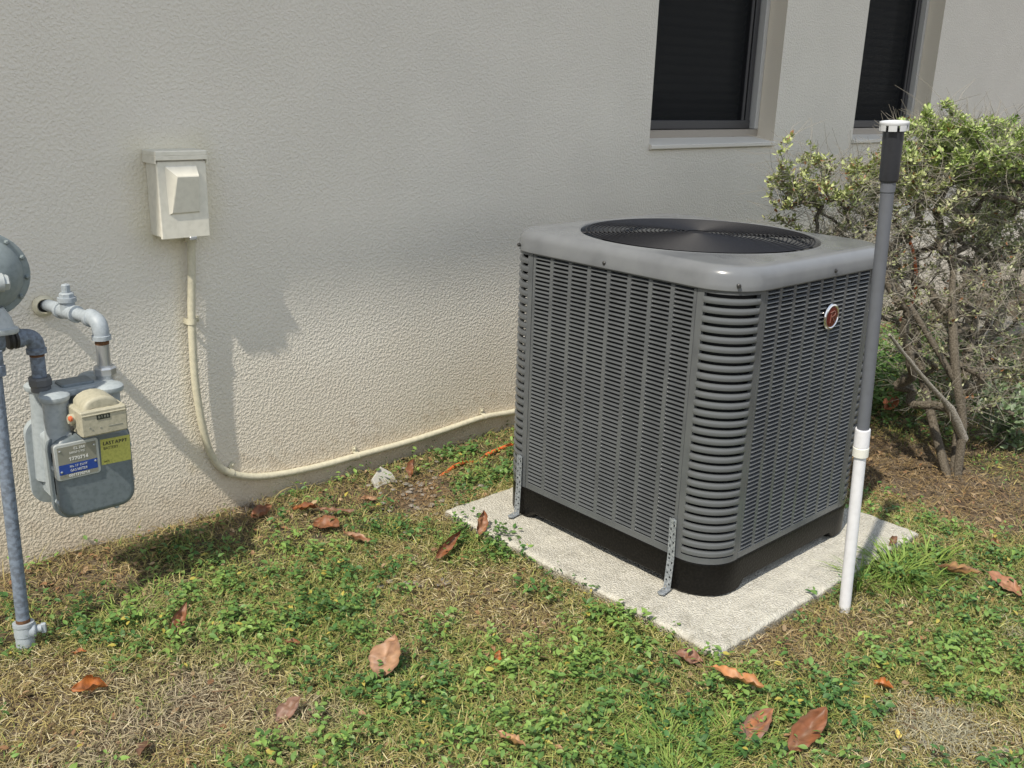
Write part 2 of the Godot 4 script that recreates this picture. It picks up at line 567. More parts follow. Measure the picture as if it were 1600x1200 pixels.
func wall_sheet(parts: Array, z: float, front: bool) -> ArrayMesh:
	# rectangles x0, x1, y0, y1, step joined into one sheet
	var p := PackedVector3Array()
	var c := PackedColorArray()
	var idx := PackedInt32Array()
	for q in parts:
		var nx := maxi(1, roundi((q[1] - q[0]) / q[4])) + 1
		var ny := maxi(1, roundi((q[3] - q[2]) / q[4])) + 1
		var o := p.size()
		for j in ny:
			for i in nx:
				var x := lerpf(q[0], q[1], float(i) / (nx - 1))
				var y := lerpf(q[2], q[3], float(j) / (ny - 1))
				p.append(Vector3(x, y, z))
				c.append(wall_color(x, y) if front else Color(0.35, 0.34, 0.32))
		for j in ny - 1:
			for i in nx - 1:
				var a := o + j * nx + i
				if front: idx.append_array([a, a + nx, a + 1, a + 1, a + nx, a + nx + 1])
				else: idx.append_array([a, a + 1, a + nx, a + 1, a + nx + 1, a + nx])
	var nn := PackedVector3Array()
	nn.resize(p.size())
	nn.fill(Vector3(0, 0, 1 if front else -1))
	var arr := []
	arr.resize(Mesh.ARRAY_MAX)
	arr[Mesh.ARRAY_VERTEX] = p
	arr[Mesh.ARRAY_NORMAL] = nn
	arr[Mesh.ARRAY_COLOR] = c
	arr[Mesh.ARRAY_INDEX] = idx
	var m := ArrayMesh.new()
	m.add_surface_from_arrays(Mesh.PRIMITIVE_TRIANGLES, arr)
	return m

func house() -> void:
	var h := thing("house", "pale beige stucco house wall with two dark blinded windows", "house")
	var rects := []
	var inner := []
	var y0 := -0.25
	for k in [[-7.0, -2.6, 0.2], [-2.6, WIN[0][0], 0.025], [WIN[0][1], WIN[1][0], 0.025], [WIN[1][1], 5.4, 0.03], [5.4, 10.0, 0.25]]:
		rects.append([k[0], k[1], y0, EAVE_Y, k[2]])
		inner.append([k[0], k[1], y0, EAVE_Y, 0.5])
	for w in WIN:
		rects.append([w[0], w[1], y0, SILL - 0.015, 0.025])
		rects.append([w[0], w[1], HEAD, EAVE_Y, 0.05])
		inner.append([w[0], w[1], y0, SILL - 0.015, 0.5])
		inner.append([w[0], w[1], HEAD, EAVE_Y, 0.5])
	part("stucco_wall", wall_sheet(rects, 0.0, true), M.stucco, h)
	part("inner_wall", wall_sheet(inner, -0.2, false), M.stucco, h)
	# the rest of the closed shell
	var g := Geo.new()
	g.box(at(Vector3(1.5, 1.7, -5.1)), Vector3(17, 4.0, 0.2), 0)
	g.box(at(Vector3(-7.1, 1.7, -2.5)), Vector3(0.2, 4.0, 5.0), 0)
	g.box(at(Vector3(10.1, 1.7, -2.5)), Vector3(0.2, 4.0, 5.0), 0)
	part("outer_wall", g, M.interior, h)
	g = Geo.new()
	g.box(at(Vector3(1.5, 3.68, -2.5)), Vector3(17.0, 0.1, 5.0), 0)
	part("ceiling", g, M.interior, h)
	g = Geo.new()
	g.box(at(Vector3(1.5, -0.05, -2.62)), Vector3(17.0, 0.1, 4.8), 0)
	part("floor", g, M.interior, h)
	g = Geo.new()
	g.box(at(Vector3(1.5, EAVE_Y + 0.012, EAVE_Z / 2 - 0.02)), Vector3(18.0, 0.02, EAVE_Z - 0.0), 0)
	part("soffit", g, M.roof_white, h)
	g = Geo.new()
	g.box(at(Vector3(1.5, EAVE_Y + 0.095, EAVE_Z)), Vector3(18.0, 0.19, 0.025), 0.003)
	part("fascia", g, M.roof_white, h)
	g = Geo.new()
	var zs := [0.64, -2.5, -5.6]
	var ys := [3.81, 5.2, 3.81]
	for k in 2:
		var a := Vector3(-7.6, ys[k], zs[k])
		var b := Vector3(10.6, ys[k], zs[k])
		var c := Vector3(10.6, ys[k + 1], zs[k + 1])
		var d := Vector3(-7.6, ys[k + 1], zs[k + 1])
		var dn := Vector3(0, -0.06, 0)
		g.quad(a, b, c, d)
		g.quad(d + dn, c + dn, b + dn, a + dn)
		g.quad(a + dn, b + dn, b, a)
		for e in [[b, c], [d, a]]:
			g.quad(e[0] + dn, e[1] + dn, e[1], e[0])
	for xx in [-7.1, 10.1]:
		g.tri(Vector3(xx, 3.65, 0.0), Vector3(xx, 3.65, -5.1), Vector3(xx, 5.1, -2.5))
	part("roof", g, M.roof_shingle, h)
	for w in WIN:
		window(h, w[0], w[1])

func window(h: Node3D, x0: float, x1: float) -> void:
	var w := Node3D.new()
	w.name = "window"
	h.add_child(w, true)
	var cx := (x0 + x1) / 2
	var ww := x1 - x0
	var g := Geo.new()
	for s in [[x0, 1.0], [x1, -1.0]]:  # plastered jambs
		var a := Vector3(s[0], SILL - 0.015, 0.0)
		var b := Vector3(s[0], SILL - 0.015, -0.2)
		var up := Vector3(0, HEAD - SILL + 0.015, 0)
		if s[1] > 0: g.quad(a, b, b + up, a + up)
		else: g.quad(b, a, a + up, b + up)
	g.quad(Vector3(x0, HEAD, 0), Vector3(x0, HEAD, -0.2), Vector3(x1, HEAD, -0.2), Vector3(x1, HEAD, 0))
	part("reveal", g, M.smooth_stucco, w)
	g = Geo.new()
	var poly := PackedVector2Array([Vector2(0.2, SILL - 0.013), Vector2(-0.010, SILL - 0.013), Vector2(-0.014, SILL - 0.009), Vector2(-0.014, SILL + 0.004), Vector2(-0.010, SILL + 0.008), Vector2(0.09, SILL + 0.028), Vector2(0.2, SILL + 0.03)])
	poly.reverse()
	g.prism(poly, frame_of(Vector3(0, 0, -1), Vector3(0, 1, 0), Vector3(1, 0, 0), Vector3(x0 + 0.001, 0, 0)), 0, ww - 0.002, 0.0005)
	part("sill", g, M.sill_paint, w)
	var yb := SILL + 0.026
	var fr := Node3D.new()
	g = Geo.new()
	var hh := HEAD - yb
	g.box(at(Vector3(cx, yb + 0.018, -0.118)), Vector3(ww - 0.004, 0.036, 0.05), 0.003)
	g.box(at(Vector3(cx, HEAD - 0.018, -0.118)), Vector3(ww - 0.004, 0.034, 0.05), 0.003)
	g.box(at(Vector3(x0 + 0.019, yb + hh / 2, -0.118)), Vector3(0.034, hh - 0.074, 0.05), 0.003)
	part("window_frame", g, M.frame_taupe, w)
	g = Geo.new()
	g.box(at(Vector3(x1 - 0.017, yb + hh / 2, -0.118)), Vector3(0.03, hh - 0.074, 0.05), 0.003)
	part("side_frame", g, M.frame_pale, w)
	g = Geo.new()
	for e in [[x0 + 0.052, 0.028], [x1 - 0.060, 0.034], [x1 - 0.100, 0.018]]:
		g.box(at(Vector3(e[0], yb + hh / 2, -0.135)), Vector3(e[1], hh - 0.08, 0.03), 0.003)
	g.box(at(Vector3(cx - 0.01, yb + 0.058, -0.133)), Vector3(ww - 0.07, 0.040, 0.034), 0.003)
	g.box(at(Vector3(cx - 0.01, HEAD - 0.055, -0.133)), Vector3(ww - 0.07, 0.036, 0.034), 0.003)
	part("sash", g, M.sash_bronze, w)
	g = Geo.new()
	var z := -0.128
	g.quad(Vector3(x0 + 0.05, yb + 0.06, z), Vector3(x1 - 0.05, yb + 0.06, z), Vector3(x1 - 0.05, HEAD - 0.05, z), Vector3(x0 + 0.05, HEAD - 0.05, z))
	part("insect_screen", g, M.insect_screen, w)
	g = Geo.new()
	g.box(at(Vector3(cx, yb + hh / 2, -0.145)), Vector3(ww - 0.09, hh - 0.1, 0.004), 0)
	part("pane", g, M.pane_glass, w)
	g = Geo.new()
	var sl := [Vector2(-0.022, 0.010), Vector2(-0.010, 0.0035), Vector2(0.004, -0.003), Vector2(0.020, -0.016)]
	for k in 3:
		var a: Vector2 = sl[k]
		var b: Vector2 = sl[k + 1]
		var l := ww / 2 - 0.06
		g.quad(Vector3(-l, b.x * -1.0, b.y), Vector3(l, b.x * -1.0, b.y), Vector3(l, -a.x, a.y), Vector3(-l, -a.x, a.y))
	var slat := g.mesh()
	for k in 29:
		var y := yb + 0.05 + k * 0.041
		part("blind_slat", slat, M.blind, w, Transform3D(Basis(Vector3.BACK, deg_to_rad(randf_range(-0.3, 0.3))), Vector3(cx - 0.01, y, -0.182 + randf_range(-0.002, 0.002))))

# ---------------------------------------------------------------- pad
func pad() -> void:
	var n := 110
	var p := PackedVector3Array()
	var c := PackedColorArray()
	var e := noise(14.0, 3, FastNoiseLite.TYPE_SIMPLEX, 71)
	var ox := 0.364
	var oz := 1.074
	var hx := 0.524
	var hz := 0.526
	var m := n + 5
	for j in m:
		for i in m:
			var u := clampf(float(i - 2) / n, 0.0, 1.0) * 2 - 1
			var w := clampf(float(j - 2) / n, 0.0, 1.0) * 2 - 1
			var x := u * hx
			var z := w * hz
			var y := e.get_noise_2d(x, z) * 0.0022
			var edge := maxf(absf(u), absf(w))
			if edge > 0.985: y -= 0.003 + 0.004 * maxf(0.0, e.get_noise_2d(x * 2 + 3, z * 2))
			if absf(u) > 0.97: x += e.get_noise_2d(z * 0.5, 4.0) * 0.006
			if absf(w) > 0.97: z += e.get_noise_2d(x * 0.5, 9.0) * 0.006
			var ring := maxi(maxi(2 - i, i - n - 2), maxi(2 - j, j - n - 2))
			if ring == 1:
				y = -0.012
				x *= 1.004; z *= 1.004
			elif ring == 2:
				y = -0.11
				x *= 1.004; z *= 1.004
			p.append(Vector3(x, y, z))
			var t := e.get_noise_2d(x * 0.5 + 30.0, z * 0.5)
			var k := Color(0.61, 0.60, 0.565) * (1.0 + 0.08 * t)
			# grey-green algae along the left side and in patches
			var al := clampf(0.9 * hn.get_noise_2d(x * 5 + 8, z * 5) + 0.6 * e.get_noise_2d(x * 2.0, z * 2.0) - 0.45 + 0.42 * clampf((-x - 0.36) * 10.0, 0.0, 1.0) * clampf((z + 0.5) * 2.0, 0.0, 1.0), 0.0, 1.0)
			k = k.lerp(Color(0.24, 0.23, 0.19), al * 0.7)
			if ring > 0: k = k.lerp(Color(0.28, 0.25, 0.20), 0.6)
			c.append(Color(k.r, k.g, k.b))
	var o := part(numbered("concrete_pad"), grid_mesh(m, m, p, c), M.concrete, self, at(Vector3(ox, 0.040, oz)))
	o.set_meta("label", "square pale shell-concrete slab under the air conditioner")
	o.set_meta("category", "concrete slab")

# ---------------------------------------------------------------- air conditioner
const HX := 0.3825
const HZ := 0.4133

func plan(inset: float, r := 0.115, n := 8) -> PackedVector2Array:  # x, -z so that it reads counter-clockwise from above
	return rrect((HX - inset) * 2, (HZ - inset) * 2, maxf(r - inset, 0.01), n)

func flat_ring(poly: PackedVector2Array, y: float) -> PackedVector3Array:
	var out := PackedVector3Array()
	for q in poly:
		out.append(Vector3(q.x, y, -q.y))
	return out

func dense(poly: PackedVector2Array, step: float) -> PackedVector2Array:
	var out := PackedVector2Array()
	for i in poly.size():
		var a := poly[i]
		var b := poly[(i + 1) % poly.size()]
		var k := maxi(1, roundi(a.distance_to(b) / step))
		for j in k:
			out.append(a.lerp(b, float(j) / k))
	return out

func air_conditioner() -> void:
	var a := thing("air_conditioner", "square grey outdoor air conditioning unit with louvred sides and round top grille", "air conditioner", Vector3(0.3825, 0.041, 1.0363))
	# base pan, arched between its corner feet
	var g := Geo.new()
	var rings := []
	var pl := dense(plan(-0.004), 0.02)
	for k in [[0.006, 0.0], [0.0, 0.006], [0.0, 0.090], [0.004, 0.097]]:
		var ring := PackedVector3Array()
		for i in pl.size():
			var q: Vector2 = pl[i] * (1.0 - k[0] * 2)
			var y: float = k[1]
			if y < 0.05:
				var along := 0.0
				if absf(absf(q.x) - HX) < 0.02 and absf(q.y) < HZ - 0.115: along = HZ - 0.13 - absf(q.y)
				if absf(absf(q.y) - HZ) < 0.02 and absf(q.x) < HX - 0.115: along = HX - 0.13 - absf(q.x)
				y += 0.024 * smoothstep(0.0, 0.03, along)
			ring.append(Vector3(q.x, y, -q.y))
		rings.append(ring)
	g.loft(rings, true, true, true)
	part("base_pan", g, M.base_black, a)
	# dark coil inside
	g = Geo.new()
	g.loft([flat_ring(plan(0.022), 0.09), flat_ring(plan(0.022), 0.84)], true, true, false)
	g.loft([flat_ring(ngon(0.33, 40), 0.55), flat_ring(ngon(0.345, 40), 0.885)], true, true, false)
	part("coil", g, M.coil_black, a)
	# corner panels and their slats
	var y0 := 0.097
	var y1 := 0.836
	var path := []  # x, z and outward direction of the front left corner, from the left seam round to the front seam
	var r := 0.105
	path.append([Vector2(-HX, HZ - 0.1185), Vector2(-1, 0)])
	for i in 13:
		var t := PI / 2 * i / 12.0
		path.append([Vector2(-HX + r - r * cos(t), HZ - r + r * sin(t)), Vector2(-cos(t), sin(t))])
	path.append([Vector2(-HX + 0.1185, HZ), Vector2(0, 1)])
	var fine := []
	for i in path.size() - 1:
		for k in 2:
			fine.append([path[i][0].lerp(path[i + 1][0], k / 2.0), path[i][1].lerp(path[i + 1][1], k / 2.0).normalized()])
	fine.append(path[path.size() - 1])
	var nf := fine.size()
	var stile := 3
	g = Geo.new()
	for span in [[0, stile, y0, y1], [nf - 1 - stile, nf - 1, y0, y1], [stile, nf - 1 - stile, y1 - 0.012, y1], [stile, nf - 1 - stile, y0, y0 + 0.016]]:
		for i in range(span[0], span[1]):
			var p: Vector2 = fine[i][0]
			var q: Vector2 = fine[i + 1][0]
			var pi_: Vector2 = p - fine[i][1] * 0.012
			var qi: Vector2 = q - fine[i + 1][1] * 0.012
			g.quad(Vector3(p.x, span[2], p.y), Vector3(q.x, span[2], q.y), Vector3(q.x, span[3], q.y), Vector3(p.x, span[3], p.y))
			g.quad(Vector3(p.x, span[3], p.y), Vector3(q.x, span[3], q.y), Vector3(qi.x, span[3], qi.y), Vector3(pi_.x, span[3], pi_.y))
			g.quad(Vector3(q.x, span[2], q.y), Vector3(p.x, span[2], p.y), Vector3(pi_.x, span[2], pi_.y), Vector3(qi.x, span[2], qi.y))
			for e in [[i, p, pi_], [i + 1, q, qi]]:
				if e[0] == span[0] or e[0] == span[1]:
					g.quad(Vector3(e[1].x, span[2], e[1].y), Vector3(e[1].x, span[3], e[1].y), Vector3(e[2].x, span[3], e[2].y), Vector3(e[2].x, span[2], e[2].y))
	var corner_mesh := g.mesh(30)
	g = Geo.new()
	var prof := [Vector2(-0.010, 0.0078), Vector2(-0.0020, 0.0080), Vector2(0.0008, 0.0066), Vector2(0.0024, 0.0026), Vector2(0.0026, -0.0030), Vector2(0.0012, -0.0068), Vector2(-0.0020, -0.0084), Vector2(-0.010, -0.0084)]
	rings = []
	for i in range(stile - 1, nf - stile + 1):
		var ring := PackedVector3Array()
		var t := float(i - stile + 1) / (nf - 2 * stile + 1)
		var s: float = clampf(minf(t, 1 - t) * 9.0, 0.0, 1.0)
		s = sqrt(s * (2 - s))
		for q in prof:
			var w: float = q.x * s if q.x > 0 else q.x
			if q.x > 0: w -= 0.0012 * (1 - s)
			var b: Vector2 = fine[i][0] + fine[i][1] * w
			ring.append(Vector3(b.x, q.y, b.y))
		rings.append(ring)
	g.loft(rings)
	var slat_mesh := g.mesh(35)
	var turns := [[Basis(), "corner_panel"], [Basis(Vector3.UP, PI) , "corner_panel"], [Basis.from_scale(Vector3(1, 1, -1)), "corner_panel"], [Basis.from_scale(Vector3(-1, 1, 1)), "corner_panel"]]
	for k in 4:
		var c := part("corner_panel", corner_mesh if k < 2 else mirrored(corner_mesh, turns[k][0]), M.unit_paint, a, Transform3D(turns[k][0] if k < 2 else Basis(), Vector3.ZERO))
		var sm := slat_mesh if k < 2 else mirrored(slat_mesh, turns[k][0])
		for i in 29:
			part("corner_slat", sm, M.unit_paint, c, at(Vector3(0, y0 + 0.0285 + i * 0.0243, 0)))
	# louvred side panels: local x along the face, y up, z out
	var faces := [[Basis(Vector3(0, 0, 1), Vector3.UP, Vector3(-1, 0, 0)), HZ - 0.1200, Vector3(-HX, 0, 0)], [Basis(), HX - 0.1200, Vector3(0, 0, HZ)], [Basis(Vector3(0, 0, -1), Vector3.UP, Vector3(1, 0, 0)), HZ - 0.12, Vector3(HX, 0, 0)], [Basis(Vector3(-1, 0, 0), Vector3.UP, Vector3(0, 0, -1)), HX - 0.12, Vector3(0, 0, -HZ)]]
	for f in 4:
		var half: float = faces[f][1]
		var xf := Transform3D(faces[f][0], faces[f][2])
		var cols := 8
		var rib := 0.0135
		var pitch := (2 * half - 0.0205 + rib) / cols - 0.0
		g = Geo.new()
		g.box(at(Vector3(0, y1 - 0.004, -0.004)), Vector3(2 * half, 0.008, 0.008), 0.001)
		g.box(at(Vector3(0, y0 + 0.010, -0.004)), Vector3(2 * half, 0.020, 0.008), 0.001)
		var inner_h := y1 - y0 - 0.0285
		for k in cols + 1:
			var cx := -half + 0.01025 - rib / 2 + pitch * k
			var w := rib
			if k == 0:
				w = 0.01025; cx = -half + w / 2
			elif k == cols:
				w = 0.01025; cx = half - w / 2
			g.box(at(Vector3(cx, y0 + 0.0202 + inner_h / 2, -0.004)), Vector3(w, inner_h, 0.008), 0.001)
		var panel := part("louvred_panel", g, M.unit_paint, a, xf)
		g = Geo.new()
		var l := (pitch - rib) / 2 + 0.0005
		var lp := [Vector2(-0.006, 0.0035), Vector2(-0.0008, 0.0019), Vector2(0.0020, 0.0004), Vector2(0.0026, -0.0014), Vector2(0.0010, -0.0033), Vector2(-0.0020, -0.0040)]
		var segs := [[-l, 0.35], [-l * 0.86, 1.0], [l * 0.86, 1.0], [l, 0.35]]
		var rr := []
		for s in segs:
			var ring := PackedVector3Array()
			for q in lp:
				ring.append(Vector3(s[0], q.y, q.x * s[1] if q.x > 0 else q.x))
			rr.append(ring)
		g.loft(rr)
		var louver := g.mesh(40)
		var rows := 59
		var step := (inner_h - 0.002) / rows
		var joined := SurfaceTool.new()
		joined.begin(Mesh.PRIMITIVE_TRIANGLES)
		var count := 0
		for k in cols:
			for i in rows:
				var o := at(Vector3(-half + 0.01025 + (pitch - rib) / 2 + pitch * k, y0 + 0.0215 + step * (i + 0.5), -0.001))
				var alone := f == 0 and k >= 5 or f == 1 and k < 2
				if alone:
					part("louver", louver, M.unit_paint, panel, o)
				else:
					joined.append_from(louver, 0, o)
					count += 1
		if count:
			var rest := part("louvers", joined.commit(), M.unit_paint, panel)
			rest.set_meta("kind", "stuff")
	# lid
	g = Geo.new()
	var cover := []
	var steps := [[0.008, 0.834], [-0.009, 0.834], [-0.010, 0.836], [-0.0095, 0.848], [-0.007, 0.862]]
	for k in range(1, 8):
		var t := PI / 2 * k / 7.0
		steps.append([-0.007 + 0.034 * (1 - cos(t)), 0.862 + 0.031 * sin(t)])
	var base_poly := dense(plan(-0.009), 0.03)
	var np := base_poly.size()
	for s in steps:
		cover.append(flat_ring(inset_poly(s[0] + 0.009, base_poly), s[1]))
	var last: PackedVector3Array = cover[cover.size() - 1]
	var rim := 0.352
	for k in range(1, 6):
		var t := k / 5.0
		var ring := PackedVector3Array()
		for i in np:
			var q := last[i]
			var ang := atan2(q.z, q.x)
			var c := Vector3(cos(ang) * rim, 0.8965, sin(ang) * rim)
			ring.append(q.lerp(c, t))
		cover.append(ring)
	for k in [[rim - 0.003, 0.8978], [rim - 0.008, 0.8955], [rim - 0.011, 0.885], [rim - 0.013, 0.84]]:
		var ring := PackedVector3Array()
		for i in np:
			var ang := atan2(last[i].z, last[i].x)
			ring.append(Vector3(cos(ang) * k[0], k[1], sin(ang) * k[0]))
		cover.append(ring)
	g.loft(cover, true, false, false)
	part("lid", g, M.lid_paint, a, Transform3D(), 45)
	# lid screws
	for s in [[Vector3(-HX - 0.0095, 0.848, -0.01), Vector3(-1, 0, 0)], [Vector3(-HX + 0.0285, 0.849, HZ - 0.0195), Vector3(-0.7, 0, 0.7)], [Vector3(0.043, 0.850, HZ + 0.0095), Vector3(0, 0, 1)], [Vector3(HX - 0.06, 0.850, HZ + 0.007), Vector3(0, 0, 1)], [Vector3(-HX - 0.004, 0.850, -HZ + 0.06), Vector3(-1, 0, -0.2)]]:
		g = Geo.new()
		g.lathe([Vector2(0.0055, -0.004), Vector2(0.0055, 0.002), Vector2(0.0035, 0.0038)], towards(s[1], s[0]), 8)
		part("screw", g, M.screw_dark, a)
	# wire grille over the fan
	var gr := Node3D.new()
	gr.name = "fan_grille"
	a.add_child(gr)
	var rad := 0.040
	while rad < 0.340:
		g = Geo.new()
		var ring := []
		var yy := 0.8965 + 0.006 * (1.0 - rad * rad / 0.1156)
		var rings2 := []
		for i in 72:
			var t := TAU * i / 72
			var o := Vector3(cos(t), 0, -sin(t))
			var cr := PackedVector3Array()
			for k in 6:
				var w := TAU * k / 6
				cr.append(o * (rad + 0.0021 * cos(w)) + Vector3(0, yy + 0.0021 * sin(w), 0))
			rings2.append(cr)
		rings2.append(rings2[0])
		g.loft(rings2, true, false, false)
		part("grille_ring", g, M.grille_black, gr, Transform3D(), 80)
		rad += 0.0125
	for k in 6:
		g = Geo.new()
		var t := TAU * k / 6 + 0.34
		var pp := []
		for i in 9:
			var q := lerpf(0.03, 0.343, i / 8.0)
			pp.append(Vector3(cos(t) * q, 0.8925 + 0.006 * (1.0 - q * q / 0.1156), -sin(t) * q))
		g.tube(pp, 0.0026, 6)
		part("grille_spoke", g, M.grille_black, gr)
	g = Geo.new()
	g.lathe([Vector2(0.0, 0.892), Vector2(0.036, 0.893), Vector2(0.040, 0.897), Vector2(0.034, 0.901), Vector2(0.0, 0.903)], Transform3D(), 32, false)
	part("grille_hub", g, M.grille_black, gr)
	# fan below
	var fan := Node3D.new()
	fan.name = "fan"
	a.add_child(fan)
	g = Geo.new()
	g.lathe([Vector2(0.07, 0.72), Vector2(0.075, 0.73), Vector2(0.075, 0.85), Vector2(0.06, 0.875), Vector2(0.0, 0.878)], Transform3D(), 28)
	part("fan_motor", g, M.fan_black, fan)
	for k in 3:
		g = Geo.new()
		for i in 7:
			for j in 6:
				var q := []
				for e in [[0, 0], [1, 0], [1, 1], [0, 1]]:
					var u: float = (i + e[0]) / 7.0
					var w: float = (j + e[1]) / 6.0
					var rr := lerpf(0.07, 0.325, u)
					var t: float = TAU * k / 3 + 0.6 + lerpf(-0.42, 0.42, w) * (1.15 - 0.15 * u) + 0.25 * u
					q.append(Vector3(cos(t) * rr, 0.815 + 0.055 * (w - 0.5) + 0.01 * sin(w * PI), -sin(t) * rr))
				g.quad(q[0], q[1], q[2], q[3])
		part("fan_blade", g, M.fan_black, fan)
	# badge on the front louvres
	var bx := Transform3D(Basis(Vector3.RIGHT, PI / 2), Vector3(0.058, 0.7225, HZ + 0.0018))
	var badge := Node3D.new()
	badge.name = "badge"
	a.add_child(badge)
	badge.transform = bx
	g = Geo.new()
	g.lathe([Vector2(0.0355, 0.0), Vector2(0.0365, 0.004), Vector2(0.0345, 0.0075), Vector2(0.0310, 0.0085), Vector2(0.0288, 0.0066)], Transform3D(), 36, false)
	part("badge_ring", g, M.chrome, badge)
	g = Geo.new()
	g.lathe([Vector2(0.0292, 0.005), Vector2(0.0292, 0.0066), Vector2(0.02, 0.0076), Vector2(0.0, 0.0082)], Transform3D(), 32, false)
	part("badge_face", g, M.badge_red, badge)
	g = Geo.new()
	var y := 0.0086
	g.tube([Vector3(-0.011, y, 0.016), Vector3(-0.007, y, -0.015)], 0.0012, 5)
	g.tube([Vector3(-0.014, y, -0.013), Vector3(0.006, y, -0.016), Vector3(0.013, y, -0.010), Vector3(0.009, y, -0.003), Vector3(-0.009, y, 0.0)], 0.0012, 5)
	g.tube([Vector3(-0.002, y, 0.0), Vector3(0.012, y, 0.016)], 0.0012, 5)
	part("badge_mark", g, M.badge_mark, badge)
	# perforated hold-down straps on the left side
	for s in [[0.2847, 0.185, 0.296, -0.034], [-0.318, 0.178, -0.313, -0.026]]:
		g = Geo.new()
		var top := Vector3(-HX - 0.0045, s[1] + 0.02, s[0])
		var mid := Vector3(-HX - 0.0075, 0.095, lerpf(s[0], s[2], 0.45))
		var foot := Vector3(-HX + s[3] + 0.012, 0.006, s[2])
		var toe := Vector3(-HX + s[3] - 0.020, 0.0035, s[2] + 0.004)
		strap(g, top, mid, 9)
		strap(g, mid, foot, 9)
		strap(g, foot, toe, 2)
		var st := part("hold_down_strap", g, M.galvanised, a)
		g = Geo.new()
		g.lathe([Vector2(0.011, 0.0), Vector2(0.011, 0.0035), Vector2(0.008, 0.005)], at(toe + Vector3(0.004, 0.0012, 0)), 6)
		g.lathe([Vector2(0.007, 0.0), Vector2(0.007, 0.004)], towards(Vector3(-1, 0, 0), top + Vector3(0, -0.004, 0)), 6)
		part("bolt", g, M.galvanised, st)

func inset_poly(by: float, poly: PackedVector2Array) -> PackedVector2Array:
	var out := PackedVector2Array()
	var n := poly.size()
	for i in n:
		var d := (poly[(i + 1) % n] - poly[(i + n - 1) % n]).normalized()
		out.append(poly[i] + Vector2(-d.y, d.x) * by)
	return out

func mirrored(m: ArrayMesh, b: Basis) -> ArrayMesh:
	var s := m.surface_get_arrays(0)
	var p: PackedVector3Array = s[Mesh.ARRAY_VERTEX]
	var q: PackedVector3Array = s[Mesh.ARRAY_NORMAL]
	for i in p.size():
		p[i] = b * p[i]
		q[i] = b * q[i]
	for i in range(0, p.size(), 3):
		var t := p[i + 1]
		p[i + 1] = p[i + 2]; p[i + 2] = t
		t = q[i + 1]
		q[i + 1] = q[i + 2]; q[i + 2] = t
	var a := []
	a.resize(Mesh.ARRAY_MAX)
	a[Mesh.ARRAY_VERTEX] = p
	a[Mesh.ARRAY_NORMAL] = q
	var out := ArrayMesh.new()
	out.add_surface_from_arrays(Mesh.PRIMITIVE_TRIANGLES, a)
	return out

func strap(g: Geo, a: Vector3, b: Vector3, rows: int) -> void:
	var cols := [-0.0115, -0.0075, -0.0030, 0.0030, 0.0075, 0.0115]
	var d := (b - a) / rows
	var side := Vector3(0, 0, 1)
	var out := d.cross(side).normalized() * 0.0012
	for i in rows:
		for sub in 3:
			var p: Vector3 = a + d * (i + [0.0, 0.22, 0.78][sub])
			var q: Vector3 = a + d * (i + [0.22, 0.78, 1.0][sub])
			for k in 5:
				if sub == 1 and (k == 1 and i % 2 == 0 or k == 3 and i % 2 == 1): continue
				for o in [out, Vector3.ZERO]:
					g.quad(p + side * cols[k] + o, q + side * cols[k] + o, q + side * cols[k + 1] + o, p + side * cols[k + 1] + o)

# ---------------------------------------------------------------- wall box and conduit
func disconnect_box() -> void:
	var b := thing("disconnect_box", "cream electrical disconnect box with embossed cover mounted on the stucco wall", "electrical box", Vector3(-0.735, 0.892, 0.0))
	var g := Geo.new()
	g.box(at(Vector3(-0.012, 0.116, 0.037)), Vector3(0.138, 0.226, 0.074), 0.003)
	part("box_body", g, M.box_cream, b)
	g = Geo.new()
	g.box(at(Vector3(-0.012, 0.107, 0.079)), Vector3(0.144, 0.216, 0.010), 0.0025)
	var cover := part("box_cover", g, M.box_cream, b)
	# embossed hood, deepest near the top
	g = Geo.new()
	var o := PackedVector3Array([Vector3(-0.058, 0.068, 0.0841), Vector3(0.032, 0.070, 0.0841), Vector3(0.030, 0.202, 0.0841), Vector3(-0.062, 0.202, 0.0841)])
	var m := PackedVector3Array([Vector3(-0.050, 0.073, 0.089), Vector3(0.029, 0.074, 0.089), Vector3(0.026, 0.176, 0.108), Vector3(-0.039, 0.176, 0.108)])
	var m2 := PackedVector3Array([Vector3(-0.048, 0.075, 0.0895), Vector3(0.027, 0.076, 0.0895), Vector3(0.024, 0.173, 0.109), Vector3(-0.037, 0.173, 0.109)])
	g.loft([o, m, m2], true, false, true)
	part("embossed_hood", g, M.box_cream, cover, Transform3D(), 20)
	g = Geo.new()
	g.box(at(Vector3(0.008, -0.003, 0.082)), Vector3(0.022, 0.010, 0.008), 0.002)
	part("latch", g, M.zinc, cover)
	g = Geo.new()
	g.box(at(Vector3(-0.013, 0.236, 0.045)), Vector3(0.152, 0.016, 0.090), 0.003)
	g.box(at(Vector3(-0.013, 0.224, 0.0885)), Vector3(0.152, 0.012, 0.003), 0.001)
	for s in [-0.0878, 0.0618]:
		g.box(at(Vector3(s, 0.219, 0.045)), Vector3(0.0024, 0.022, 0.088), 0.001)
	part("rain_cap", g, M.box_cream, b)
	g = Geo.new()
	g.lathe([Vector2(0.018, -0.020), Vector2(0.018, -0.004), Vector2(0.021, -0.003), Vector2(0.021, 0.004)], at(Vector3(0.026, -0.001, 0.024)), 18)
	part("conduit_hub", g, M.conduit_cream, b)
	g = Geo.new()
	g.lathe([Vector2(0.004, 0.0), Vector2(0.004, 0.003), Vector2(0.002, 0.004)], towards(Vector3(1, 0, 0), Vector3(0.0635, 0.214, 0.07)), 8)
	part("screw", g, M.screw_dark, b)

